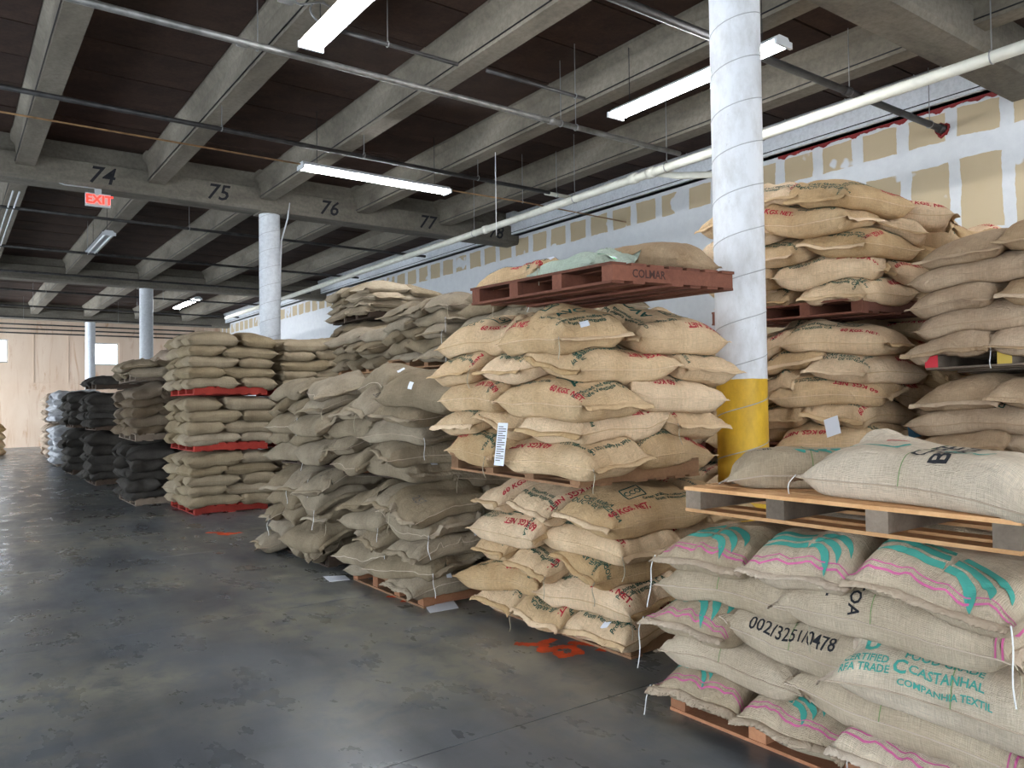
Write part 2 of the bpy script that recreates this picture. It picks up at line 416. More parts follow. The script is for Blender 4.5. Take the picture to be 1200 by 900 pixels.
# columns
CX = 5.08
CY = [3.92, 14.88, 26.2, 37.6]
collab = ['white round concrete column with a yellow painted base, nearest and largest', 'white round column rising behind the grey sacks below beam numeral 75', 'white round column beyond the red-pallet stack, third from the camera', 'narrow farthest white round column left of the lit back window']
for i, cy in enumerate(CY):
    r = .195; n = 40; hgt = 5.3
    V = []; F = []
    zs = np.linspace(0, hgt, 40)
    for z in zs:
        for k in range(n):
            th = 2 * math.pi * k / n; V.append((r * math.cos(th), r * math.sin(th), z))
    for j in range(len(zs) - 1):
        for k in range(n): F.append((j * n + k, j * n + (k + 1) % n, (j + 1) * n + (k + 1) % n, (j + 1) * n + k))
    root = empty('column', (CX, cy, 0)); tag(root, collab[i], 'column', 'round columns along the aisle')
    mesh_obj('shaft', V, F, M['column'] if i == 0 else M['column_plain'], root, smooth=True)
    if i < 2:
        pts = []; pitch = .335
        for k in range(int(hgt / pitch * 24)):
            th = 2 * math.pi * k / 24; pts.append(((r + .0005) * math.cos(th), (r + .0005) * math.sin(th), k * pitch / 24))
        V, F = tube_vf(pts, .004, 5); mesh_obj('spiral_seam', V, F, M['seam'], root, smooth=True)
    boxes('cap_plate', [(-.24, .24, -.22, .22, hgt - .02, hgt)], M['girder'], root)
    if i == 1: tube('conduit', [(.3, -.12, 5.6), (.3, -.27, 5.5), (.26, -.27, 5.2), (.215, -.05, 4.8), (.205, 0, 4.1), (.205, 0, 3.6)], .015, M['white_metal'], root)

# ------------------------------------------------------------------ pallets and sacks
NX, NY, CELL, X0, Y0 = 420, 1360, .025, 1.2, .6
H = np.zeros((NX, NY))
def blur(A, r):
    if r < 1: return A
    P = np.pad(A, r, mode='edge'); c = P.cumsum(0); c = np.vstack([c[2 * r:2 * r + 1], c[2 * r + 1:] - c[:-2 * r - 1]]) / (2 * r + 1)
    c2 = c.cumsum(1); return np.hstack([c2[:, 2 * r:2 * r + 1], c2[:, 2 * r + 1:] - c2[:, :-2 * r - 1]]) / (2 * r + 1)
def bil(A, fx, fy):
    fx = np.clip(fx, 0, A.shape[0] - 1.001); fy = np.clip(fy, 0, A.shape[1] - 1.001)
    i = fx.astype(int); j = fy.astype(int); a = fx - i; b = fy - j
    return A[i, j] * (1 - a) * (1 - b) + A[i + 1, j] * a * (1 - b) + A[i, j + 1] * (1 - a) * b + A[i + 1, j + 1] * a * b

PALLET_MESH = {}
def board(name, sx, sy, sz, mat):
    key = (name, round(sx, 3), round(sy, 3), round(sz, 3), mat)
    if key not in PALLET_MESH:
        v, f = box_vf((0, sx, 0, sy, 0, sz)); me = bpy.data.meshes.new(name); me.from_pydata(v, [], f); me.materials.append(M[mat]); PALLET_MESH[key] = me
    return PALLET_MESH[key]
PAL_H = .125
def pallet(x, y, Dx=1.12, Ly=1.5, z=None, mat='wood_mid', smat=None, label='', nstr=4, tilt=True, dz=0., rz=0., q=97):
    """stringers run along X (their ends show towards the aisle), boards run along Y; (x, y) is the near aisle corner"""
    smat = smat or mat
    i0, i1 = int((x - X0) / CELL), int((x + Dx - X0) / CELL); j0, j1 = int((y - Y0) / CELL), int((y + Ly - Y0) / CELL)
    W = H[i0:i1, j0:j1]
    ax = ay = 0.
    if z is None:
        z = float(np.percentile(W, q)) + dz
        if tilt:
            th = np.percentile(W, 60); ii, jj = np.nonzero(W > th); A = np.c_[ii * CELL - Dx / 2, jj * CELL - Ly / 2, np.ones(len(ii))]
            s = np.linalg.lstsq(A, W[ii, jj], rcond=None)[0]; ax, ay = np.clip(s[0], -.03, .03), np.clip(s[1], -.02, .02)
    root = empty('pallet', (x + Dx / 2, y + Ly / 2, z), rz)
    root.rotation_euler = (math.atan(ay), -math.atan(ax), rz)
    tag(root, label, 'pallet', 'wooden pallets under the sacks')
    def put(me, nm, px, py, pz):
        o = bpy.data.objects.new(nm, me); COL.objects.link(o); o.parent = root; o.location = (px - Dx / 2, py - Ly / 2, pz); return o
    bw = .095
    for k in range(3):
        put(board('bottom_board', .10, Ly, .016, mat), 'bottom_board', (0, (Dx - .1) / 2, Dx - .1)[k], random.uniform(-.01, .01), 0)
    if z > .3:
        for k in range(3): put(board('bottom_board', .10, Ly, .016, mat), 'bottom_board', (.17, Dx * .62, Dx * .77)[k], random.uniform(-.01, .01), 0)
    for k in range(nstr):
        s = put(board('stringer', Dx - .01, bw, PAL_H - .034, smat), 'stringer', .005, k * (Ly - bw) / (nstr - 1), .016)
        root['s%d' % k] = 1; del root['s%d' % k]
    nb = 7; g = (Dx - nb * .125) / (nb - 1)
    for k in range(nb):
        put(board('deck_board', .125, Ly + .01, .018, mat), 'deck_board', k * (.125 + g), random.uniform(-.012, .012), PAL_H - .018)
    H[i0:i1, j0:j1] = z + PAL_H + ax * (np.arange(i1 - i0)[:, None] * CELL - Dx / 2) + ay * (np.arange(j1 - j0)[None, :] * CELL - Ly / 2)
    root['stackz'] = z; del root['stackz']
    return root, z + PAL_H

SACKS = []
class Sack: pass
def wfun(t): return np.clip(1 - np.abs(t) ** 5.0, 0, 1) ** .55
def sack(cx, cy, yaw, L, W, T, kind, lod=1, stack='', tier=0, layer=0, q=.80, droop=.10, commit=True, puff=1.0, c_add=0., seed=None):
    r = np.random.default_rng(seed if seed is not None else rng.integers(1 << 30))
    NU, NV = ((18, 12), (30, 20), (52, 34))[lod]
    a = np.linspace(-1, 1, NU + 1); b = np.linspace(-1, 1, NV + 1)
    u = .62 * np.sin(a * math.pi / 2) + .38 * a; v = .72 * np.sin(b * math.pi / 2) + .28 * b
    Ug, Vg = np.meshgrid(u, v, indexing='ij')
    phi = wfun(Ug) * wfun(Vg)
    ph = r.uniform(0, 6.28, 12)
    lx = L / 2 * Ug * (1 - .05 * (1 - Vg ** 2) * Ug ** 2); ly = W / 2 * Vg * (1 - .09 * (1 - Ug ** 2) * Vg ** 2)
    lx = lx + .012 * np.sin(Vg * 5 + ph[0]) * Ug ** 2; ly = ly + .014 * np.sin(Ug * 4 + ph[1]) + .02 * np.sin(ph[2]) * Ug
    ear = np.clip(np.abs(Ug) - .86, 0, 1) * np.clip(np.abs(Vg) - .8, 0, 1) * 8
    lx += np.sign(Ug) * ear * .06; ly += np.sign(Vg) * ear * .03
    c, s = math.cos(yaw), math.sin(yaw)
    X = cx + lx * c - ly * s; Y = cy + lx * s + ly * c
    R = 1.0
    i0 = int((X.min() - .3 - X0) / CELL); i1 = int((X.max() + .3 - X0) / CELL); j0 = int((Y.min() - .3 - Y0) / CELL); j1 = int((Y.max() + .3 - Y0) / CELL)
    i0, j0 = max(i0, 0), max(j0, 0); i1, j1 = min(i1, NX), min(j1, NY)
    Wn = H[i0:i1, j0:j1]
    fx = (X - X0) / CELL - i0; fy = (Y - Y0) / CELL - j0
    sup = bil(blur(Wn, 1), fx, fy)
    inner = (np.abs(Ug) < .75) & (np.abs(Vg) < .75)
    q8 = np.quantile(sup[inner], .6)
    m = bil(blur(np.clip(Wn, q8 - droop, q8 + .10), 7), fx, fy)
    m = .85 * m + .15 * q8
    b0 = m - .46 * T * phi
    good = inner & (sup > q8 - .35) & (sup < q8 + .5 * T)
    cc = np.quantile((sup - b0)[good], q) if good.any() else 0
    cc += c_add
    mid = m + cc; B = mid - .46 * T * phi
    sup = np.where(sup > mid + .45 * T, -9, sup)
    pen = np.clip(sup + .002 - B, 0, .12)
    B = B + pen
    gap = B - sup; B = B - np.where(gap > 0, np.minimum(gap, .052) * .88, 0) * np.clip(phi * 1.6, 0, 1)
    # loose filling sags towards the ends, so the seam hangs a little below the middle plane
    mid = mid - .16 * T * (1 - phi) * np.clip(1 - np.abs(sup - mid + .2) * 0, 0, 1)
    # lumps and wrinkles
    lump = np.zeros_like(phi)
    for k in range(7):
        kx, ky = r.uniform(-9, 9), r.uniform(-12, 12); lump += np.sin(kx * lx + ky * ly + ph[k]) * .0058
    lump -= .008 * np.clip(1 - np.abs(np.sin(r.uniform(2, 6) * lx + r.uniform(5, 10) * ly + ph[8])) * 6, 0, 1) * puff
    if lod == 2:
        for k in range(4): lump += np.sin(r.uniform(-30, 30) * lx + r.uniform(-38, 38) * ly + ph[k + 4]) * .0018
    wr_ = .014 * np.sin(Vg * r.uniform(9, 14) + ph[9]) * np.abs(Ug) ** 5 + .006 * np.sin(Ug * r.uniform(9, 16) + ph[10]) * np.abs(Vg) ** 4 + .007 * np.sin(Vg * 24 + ph[11]) * np.abs(Ug) ** 7
    fade = np.clip(phi * 3, 0, 1)
    Tp = mid + .54 * T * phi + .55 * pen + (lump + wr_) * fade
    Tp = np.maximum(Tp, B + .05 * T * fade)
    edge = phi < 1e-6
    eb = np.maximum(mid, np.where(sup > -5, sup + .004, mid)) + (.010 * np.sin(Ug * 11 + Vg * 7 + ph[3]))
    eb = np.maximum(eb, B - .02)
    Tp[edge] = eb[edge]; B[edge] = eb[edge]
    o = Sack(); o.__dict__.update(dict(cx=cx, cy=cy, yaw=yaw, L=L, W=W, T=T, kind=kind, lod=lod, stack=stack, tier=tier, layer=layer, X=X, Y=Y, Tp=Tp, B=B, NU=NU, NV=NV, lx=lx, ly=ly, ph=ph, extra=[], strings=[], prints=[], r=r))
    # surface length tables for prints
    P = np.stack([X, Y, Tp], -1)
    o.P = P
    o.la = np.r_[0, np.cumsum(np.linalg.norm(np.diff(P[:, NV // 2], axis=0), axis=1))]; o.lb = np.r_[0, np.cumsum(np.linalg.norm(np.diff(P[NU // 2], axis=0), axis=1))]
    if commit:
        n1, n2 = max(NU, int(L / .012)), max(NV, int(W / .012))
        ga, gb = np.meshgrid(np.linspace(0, NU, n1), np.linspace(0, NV, n2), indexing='ij')
        XX, YY, ZZ = bil(X, ga, gb), bil(Y, ga, gb), bil(Tp, ga, gb)
        I = ((XX - X0) / CELL + .5).astype(int).ravel(); J = ((YY - Y0) / CELL + .5).astype(int).ravel()
        ok = (I >= 0) & (I < NX) & (J >= 0) & (J < NY)
        np.maximum.at(H, (I[ok], J[ok]), ZZ.ravel()[ok])
    SACKS.append(o); return o

FIT = {}; TAB = {}
def tier(stack, t, x, y, Dx, Ly, n, top, kind, L=.80, W=.54, jit=.03, yj=.06, lod=1, start=0, over=.07, q=.8, kinds=None, skip=(), droop=.10):
    """lay n layers (five sacks each, alternating) on the pallet; sack thickness is fitted so that the load reaches 'top'"""
    base = None; snap = H.copy(); n0 = len(SACKS); st = rng.bit_generator.state
    i0, i1 = int((x - X0) / CELL), int((x + Dx - X0) / CELL); j0, j1 = int((y - Y0) / CELL), int((y + Ly - Y0) / CELL)
    z0 = float(np.median(H[i0:i1, j0:j1]))
    T = TAB.get((stack, t), (top - z0) / n * 1.12)
    for it in range(1 if (stack, t) in TAB else 4):
        if it:
            H[:] = snap; del SACKS[n0:]
            rng.bit_generator.state = st
        for k in range(n):
            crossfront = (k + start) % 2 == 0
            spots = []
            if crossfront:
                for i in range(3): spots.append((L / 2 - over, Ly * (i + .5) / 3 + (i - 1) * .02, 0))
                for i in range(2): spots.append((L - over + W / 2 - .03, Ly * (.5 + (i - .5) * .53), 90))
            else:
                for i in range(2): spots.append((W / 2 - over, Ly * (.5 + (i - .5) * .53), 90))
                for i in range(3): spots.append((W - over + L / 2 - .03, Ly * (i + .5) / 3, 0))
            order = list(range(5)); rng.shuffle(order)
            for i in order:
                px, py, an = spots[i]
                dx, dy, da = rng.normal(0, jit), rng.normal(0, jit), rng.normal(0, yj)
                fl_ = 180 if rng.random() < .5 else 0
                sk = rng.integers(1 << 30); kk = kind if kinds is None else kinds[int(rng.integers(len(kinds)))]
                tt = T * rng.uniform(.93, 1.07)
                if (k, i) in skip: continue
                sack(x + px + dx, y + py + dy, (an + fl_) * D2R + da, L * (1 + .05 * math.sin(sk)), W, tt, kk, lod, stack, t, k, seed=sk, q=q, droop=droop)
        TL = T; got = float(np.percentile(H[i0:i1, j0:j1], 90))
        if abs(got - top) < .015: break
        T *= (top - z0) / max(.05, got - z0)
    FIT[(stack, t)] = T if (stack, t) in TAB else TL
    return T

#STACKS
# -- nearest stack (A0): laid by hand ------------------------------------------------------------
A0 = 'nearest'
pallet(3.06, 1.30, 1.15, 1.55, z=0, mat='wood_orange', label='reddish wooden pallet on the floor under the nearest stack at lower right')
def fg(k, cx, cy, an, L=.84, W=.52, T=.168, kind='natural', **kw):
    return sack(cx, cy, an * D2R, L, W, T, kind, 2, A0, 0, k, q=.82, droop=.07, **kw)
f1 = [fg(0, 3.38, 2.60, 180, seed=11), fg(0, 3.37, 2.10, 183, seed=12), fg(0, 3.38, 1.58, 178, seed=13), fg(0, 4.02, 2.4, 90, seed=14), fg(0, 4.0, 1.6, 90, seed=15)]
f2 = [fg(1, 3.24, 2.45, 92, L=.80, W=.50, seed=21), fg(1, 3.26, 1.62, 88, L=.92, W=.56, T=.175, seed=22), fg(1, 3.9, 2.55, 0, seed=24), fg(1, 3.9, 2.05, 0, seed=25), fg(1, 3.9, 1.5, 0, seed=26)]
f3 = [fg(2, 3.36, 2.60, 178, seed=31, W=.50), fg(2, 3.25, 2.04, 86, L=.78, W=.52, seed=32), fg(2, 3.22, 1.36, 97, L=.96, W=.62, T=.19, seed=33), fg(2, 4.0, 2.3, 90, seed=34), fg(2, 4.0, 1.55, 90, seed=35)]
f4 = [fg(3, 3.25, 2.45, 91, L=.82, W=.50, seed=41), fg(3, 3.20, 1.66, 93, L=.90, W=.54, seed=42), fg(3, 3.9, 2.5, 0, seed=43), fg(3, 3.9, 2.0, 0, seed=44), fg(3, 3.9, 1.5, 0, seed=45)]
f5 = [fg(4, 3.38, 2.56, 180, L=.86, seed=51, T=.16), fg(4, 3.34, 2.03, 182, L=.86, seed=52, T=.16), fg(4, 3.36, 1.47, 176, W=.60, L=.86, seed=53, T=.16), fg(4, 4.0, 2.3, 90, seed=54, T=.16), fg(4, 4.0, 1.6, 90, seed=55, T=.16)]
print('A0 top', H[int((3.06 - X0) / CELL):int((4.2 - X0) / CELL), int((1.3 - Y0) / CELL):int((2.8 - Y0) / CELL)].max())
p_fg2, _ = pallet(3.09, 1.20, 1.12, 1.55, z=1.035, mat='wood_new', smat='wood_grey', label='pale wooden pallet carrying two sacks on top of the nearest stack', tilt=False)
f6 = [sack(3.66, 2.34, 132 * D2R, .92, .56, .19, 'natural', 2, A0, 1, 0, seed=61), sack(3.42, 1.62, 84 * D2R, 1.02, .56, .235, 'natural', 2, A0, 1, 0, seed=62)]

# -- A1: stack with red and green print behind the column ---------------------------------------------
pallet(3.46, 3.55, 1.1, 1.5, z=0, mat='wood_mid', label='brown pallet on the floor beside the orange floor numeral')
tier('printed', 0, 3.38, 3.56, 1.15, 1.5, 5, 1.06, 'cream', lod=2, jit=.045, yj=.15, W=.56, L=.86, q=.75)
pallet(3.16, 3.66, 1.1, 1.5, mat='wood_mid', smat='wood_mid', label='brown pallet carrying the printed sacks, with a long white tag hanging before it')
tier('printed', 1, 3.14, 3.64, 1.15, 1.5, 5, 2.26, 'cream', lod=2, start=1, jit=.045, yj=.14, W=.58, L=.88, q=.72)
pallet(3.16, 3.34, 1.1, 1.5, mat='wood_red', label='reddish-brown pallet tilted on top of the printed sacks, seen from below', dz=.04)
for (cx, cy, an, L, W, T, kd) in ((3.92, 3.72, 95, .72, .5, .21, 'tan'), (3.50, 3.98, 92, .66, .46, .13, 'mint'), (3.50, 4.55, 95, .62, .5, .13, 'cream'), (4.0, 4.45, 90, .8, .5, .16, 'olive')):
    sack(cx, cy, an * D2R, L, W, T, kd, 2, 'printed', 2, 0)

# -- A2, A3: grey sacks ---------------------------------------------------------------------------
G_ = dict(kind='grey', jit=.05, yj=.16, W=.56, L=.86, q=.72, droop=.14)
pallet(3.05, 5.42, 1.1, 1.3, z=0, mat='wood_mid', smat='wood_orange', label='pallet with orange-brown stringer on the floor by the white paper')
tier('grey', 0, 3.05, 5.42, 1.12, 1.35, 5, .93, lod=2, **G_)
pallet(3.2, 6.0, 1.1, 1.3, mat='wood_dark', smat='wood_orange', label='dark pallet with stencilled orange stringer inside the loose grey stack')
tier('grey', 1, 3.15, 5.75, 1.12, 1.5, 4, 1.74, lod=2, start=1, **G_)
sack(3.45, 5.75, 108 * D2R, 1.0, .62, .22, 'grey', 2, 'grey', 1, 4, seed=77)
sack(3.55, 6.7, 80 * D2R, .95, .6, .20, 'grey', 2, 'grey', 1, 4, seed=78)
pallet(3.08, 7.35, 1.1, 1.5, z=0, mat='wood_dark', label='dark pallet on the floor at the far end of the loose grey sacks')
tier('slumped', 0, 3.02, 7.30, 1.12, 1.5, 5, .96, lod=1, **G_)
pallet(3.15, 7.35, 1.1, 1.5, mat='wood_dark', label='dark pallet half hidden between upper and lower slumped grey loads')
tier('slumped', 1, 3.08, 7.30, 1.12, 1.5, 5, 1.93, lod=1, start=1, **G_)

# -- A4: neat stack on red pallets --------------------------------------------------------------------
N_ = dict(kind='olive', jit=.012, yj=.025, W=.56, L=.80, q=.8, droop=.05, lod=1, over=.10)
for t, (n, top, z, wd) in enumerate(((5, .92, 0, 'bottom'), (4, 1.77, None, 'middle'), (5, 2.76, None, 'top'))):
    for g, (xx, nm) in enumerate(((3.02, 'front'), (4.42, 'rear'))):
        if g: z = (0, .925, 1.775)[t]
        pallet(xx, 12.2, 1.1, 1.5, z=z, mat='paint_red', label='red painted pallet, %s of the %s red-pallet stack' % (wd, nm), tilt=False)
        if g == 0: tier('red', t, xx, 12.2, 1.12, 1.5, n, top, **N_)
        else: tier('redrear', t, xx + .06, 12.25, 1.12, 1.5, n, top - .02, **N_)

# -- A5..A9 down the aisle -------------------------------------------------------------------------------
def simple(stack, x, y, tiers, wmat, kind, Ly=1.4, Dx=1.1, lod=0, labels=('bottom', 'middle', 'top', 'fourth'), desc='', start=0, **kw):
    for t, (n, top) in enumerate(tiers):
        p = pallet(x + .04, y, Dx, Ly, z=0 if t == 0 else None, mat=wmat, label='%s pallet %s' % (labels[t], desc), nstr=4)
        kk = dict(jit=.03, yj=.08, W=.55, L=.82, q=.75, droop=.08, lod=lod); kk.update(kw)
        tier(stack, t, x, y, Dx, Ly, n, top, kind if not isinstance(kind, (list, tuple)) or isinstance(kind, str) else kind[t], start=t + start, **kk)
simple('brown', 2.50, 13.95, [(5, 1.02), (5, 1.98), (2, 2.42)], 'wood_grey', ('dark', 'brown', 'grey'), Ly=1.5, desc='in the brown stack left of the red pallets', lod=1, jit=.05, yj=.14)
simple('black', 2.52, 18.2, [(5, 1.12), (4, 1.98), (1, 2.30)], 'wood_dark', 'dark', Ly=1.5, desc='of the near-black stack beside the aisle', lod=1)
simple('leaning', 2.50, 21.6, [(5, 1.10), (4, 2.0)], 'wood_dark', 'dark', desc='of the slim dark stack beyond the near-black one')
simple('white', 2.55, 25.2, [(6, 1.15), (5, 2.10)], 'wood_grey', 'white', desc='under the white plastic sacks far down the aisle', start=0)
simple('far', 2.75, 29.5, [(5, 1.1), (4, 2.1)], 'wood_grey', 'pink', desc='under the pinkish sacks by the back wall')

# -- second row behind the aisle stacks -----------------------------------------------------------------
B_ = dict(kind='grey', jit=.04, yj=.12, W=.56, L=.86, q=.72, droop=.12, lod=1)
def brow(stack, x, y, Ly, tiers, mat, desc, **kw):
    for t, (n, top) in enumerate(tiers):
        pallet(x, y, 1.1, Ly, z=0 if t == 0 else None, mat=mat, label='%s pallet %s' % (('lowest', 'second', 'third', 'topmost')[t], desc))
        k = dict(B_); k.update(kw); 
        if t < len(tiers) - 1 and stack not in ('corner', 'cornerback', 'right'): k['lod'] = 0
        tier(stack, t, x, y, 1.12, Ly, n, top, start=t, **k)
brow('bulging', 4.75, 5.9, 1.5, [(5, 1.0), (5, 2.0), (5, 2.98)], 'wood_mid', 'of the second-row load behind the printed sacks')
brow('second', 4.72, 7.75, 1.5, [(5, 1.0), (5, 2.02), (5, 2.92)], 'wood_mid', 'of the second-row grey load behind the loose sacks')
brow('secondfar', 4.78, 9.5, 1.5, [(5, 1.0), (5, 2.0), (4, 2.70)], 'wood_mid', 'of the farther second-row grey load')
brow('tall', 5.6, 11.6, 1.5, [(5, 1.0), (5, 2.0), (5, 3.0), (4, 3.68)], 'wood_dark', 'of the tall stack under the white drain pipe')
brow('backleft', 3.95, 18.6, 1.4, [(5, 1.1), (5, 2.1), (4, 2.95)], 'wood_dark', 'of the pale backlit load behind the brown stack', kind='pink')
brow('backfar', 3.9, 22.6, 1.4, [(5, 1.1), (5, 2.1), (2, 2.65)], 'wood_dark', 'of the pinkish backlit load near the last column', kind='pink')
# C: tall printed stack right of the column, C2 behind it, D at the right edge
brow('corner', 5.9, 3.38, 1.5, [(5, 1.06), (5, 2.28), (5, 3.52)], 'wood_red', 'of the tall printed stack right of the column', kind='cream', W=.58, L=.9, jit=.06, yj=.19)
brow('cornerback', 7.15, 3.15, 1.5, [(5, 1.06), (5, 2.22), (5, 3.22)], 'wood_red', 'of the printed stack in the shadowed corner', kind='cream', W=.58, L=.9, jit=.06, yj=.22)
brow('gap', 6.05, 5.12, 1.4, [(5, 1.04), (5, 2.2)], 'wood_red', 'of the dim stack behind the yellow-based column', kind='cream', W=.58, L=.86, jit=.05)
brow('right', 6.0, 1.35, 1.6, [(4, .93), (4, 1.77), (5, 2.86)], 'wood_grey', 'of the plain tan stack at the right edge', kind='tan', jit=.03, yj=.06, L=.92, W=.62)
print('T stacks', time.time() - T0_); print('FIT', {k_: round(v_, 4) for k_, v_ in FIT.items()})
#ENDSTACKS

# ------------------------------------------------------------------ turn the laid sacks into meshes
def topo(NU, NV):
    n1 = NV + 1; top = np.arange((NU + 1) * n1).reshape(NU + 1, n1)
    bot = top.copy(); cnt = (NU + 1) * n1
    bot[1:-1, 1:-1] = cnt + np.arange((NU - 1) * (NV - 1)).reshape(NU - 1, NV - 1)
    ft = np.stack([top[:-1, :-1], top[1:, :-1], top[1:, 1:], top[:-1, 1:]], -1).reshape(-1, 4)
    fb = np.stack([bot[:-1, :-1], bot[:-1, 1:], bot[1:, 1:], bot[1:, :-1]], -1).reshape(-1, 4)
    return np.vstack([ft, fb])
def fast_mesh(name, V, F, uv=None, smooth=True):
    me = bpy.data.meshes.new(name); V = np.ascontiguousarray(V, dtype=np.float32); F = np.ascontiguousarray(F, dtype=np.int32)
    me.vertices.add(len(V)); me.vertices.foreach_set('co', V.ravel())
    me.loops.add(F.size); me.loops.foreach_set('vertex_index', F.ravel())
    me.polygons.add(len(F)); me.polygons.foreach_set('loop_start', np.arange(0, F.size, F.shape[1], dtype=np.int32))
    me.polygons.foreach_set('use_smooth', np.full(len(F), smooth))
    me.update(calc_edges=True)
    if uv is not None:
        l = me.uv_layers.new(name='uv'); l.data.foreach_set('uv', np.ascontiguousarray(uv[F.ravel()], dtype=np.float32).ravel())
    return me
def body_arrays(o, step=1):
    X, Y, T, B = (A[::step, ::step] for A in (o.X, o.Y, o.Tp, o.B))
    NU, NV = X.shape[0] - 1, X.shape[1] - 1
    V = np.vstack([np.stack([X, Y, T], -1).reshape(-1, 3), np.stack([X, Y, B], -1)[1:-1, 1:-1].reshape(-1, 3)])
    A_, B_2 = np.meshgrid(o.la[::step], o.lb[::step], indexing='ij')
    uv = np.vstack([np.stack([A_, B_2], -1).reshape(-1, 2), np.stack([A_, B_2], -1)[1:-1, 1:-1].reshape(-1, 2)])
    return V, topo(NU, NV), uv
STK = {'gap': 'dim stack behind yellow column', 'nearest': 'nearest stack', 'printed': 'red-lettered stack by yellow column', 'grey': 'loose grey stack', 'slumped': 'slumped grey stack', 'red': 'front red-pallet stack', 'redrear': 'rear red-pallet stack',
       'brown': 'dark brown stack', 'black': 'near-black stack', 'leaning': 'slim dark stack', 'white': 'white-sack stack', 'far': 'pinkish back-wall stack', 'bulging': 'bulging second-row stack', 'second': 'second-row grey stack',
       'secondfar': 'farther second-row stack', 'tall': 'tallest far stack', 'backleft': 'backlit pale stack', 'backfar': 'backlit far stack', 'corner': 'tall stack right of column', 'cornerback': 'shadowed corner stack', 'right': 'plain right-edge stack'}
for o in SACKS:
    o.base = np.array([o.cx, o.cy, float(o.B.min())])
    V, F, uv = body_arrays(o)
    me = fast_mesh('coffee_sack', V - o.base, F, uv); me.materials.append(M[o.kind])
    ob = bpy.data.objects.new('coffee_sack', me); COL.objects.link(ob); ob.location = o.base; o.ob = ob

# which sacks does the camera see, and how much of each? (a coarse depth buffer over all sack skins and the columns)
CS = 3.0; ZW, ZH = int(1200 / CS), int(900 / CS)
zb = np.full((ZW + 1) * (ZH + 1), 1e9); Rn, Un, Fn = (np.array(v_[:]) for v_ in (R_, U_, F_))
def cells(P):
    d = P - np.array([0, 0, CAM_H]); z = d @ Fn; z_ = np.maximum(z, .1)
    x = (600 + 918 * (d @ Rn) / z_) / CS; y = (450 - 918 * (d @ Un) / z_) / CS
    ok = (z > .3) & (x >= 0) & (x < ZW) & (y >= 0) & (y < ZH)
    return x[ok].astype(int) * (ZH + 1) + y[ok].astype(int), z[ok]
for cx_, cy_ in ((CX, y_) for y_ in CY[:3]):
    th, zz = np.meshgrid(np.linspace(0, 6.28, 300), np.linspace(0, 5.3, 1500)); P = np.stack([cx_ + .195 * np.cos(th), cy_ + .195 * np.sin(th), zz], -1).reshape(-1, 3)
    c_, z_ = cells(P); np.minimum.at(zb, c_, z_)
for o in SACKS:
    dist = math.hypot(o.cx, o.cy); sp = CS * dist / 918 * .5; n1, n2 = int(o.L / sp) + 2, int(o.W * 1.3 / sp) + 2
    ga, gb = np.meshgrid(np.linspace(0, o.NU, n1), np.linspace(0, o.NV, n2), indexing='ij')
    XX, YY = bil(o.X, ga, gb), bil(o.Y, ga, gb)
    P = np.concatenate([np.stack([XX, YY, bil(Z_, ga, gb)], -1).reshape(-1, 3) for Z_ in (o.Tp, o.B)])
    o.cells = cells(P); np.minimum.at(zb, *o.cells)
hits = {}
for o in SACKS:
    c_, z_ = o.cells; hits[o.ob.name] = len(np.unique(c_[z_ <= zb[c_] + .004])); o.cells = None
print('T vis', time.time() - T0_)
for o in SACKS: o.hits = hits.get(o.ob.name, 0)
ranked = sorted([o for o in SACKS if o.hits >= 2], key=lambda o: -o.hits)
MAXS = 296
shown = ranked[:MAXS]; shownset = set(id(o) for o in shown)
rest = {}
for o in SACKS:
    if id(o) not in shownset:
        rest.setdefault((o.kind, o.stack), []).append(o); me = o.ob.data; bpy.data.objects.remove(o.ob); bpy.data.meshes.remove(me)
for (kd, stn), lst in rest.items():
    Vs, Fs, Us, off = [], [], [], 0
    for o in lst:
        V, F, uv = body_arrays(o, 2 if o.hits == 0 and o.lod else 1); Vs.append(V); Fs.append(F + off); Us.append(uv); off += len(V)
    me = fast_mesh('sack_fill', np.vstack(Vs), np.vstack(Fs), np.vstack(Us)); me.materials.append(M[kd])
    ob = bpy.data.objects.new('sack_fill', me); COL.objects.link(ob)
    nm = {'grey': 'grey', 'olive': 'greenish', 'cream': 'cream printed', 'natural': 'natural', 'dark': 'near-black', 'brown': 'brown', 'pink': 'pinkish', 'tan': 'tan', 'white': 'white', 'mint': 'pale green'}.get(kd, kd)
    tag(ob, 'inner %s jute sacks packed behind the outer ones, %s' % (nm, STK[stn]), 'sacks', kind='stuff')
print('sacks', len(SACKS), 'seen', len(ranked), 'kept', len(shown))

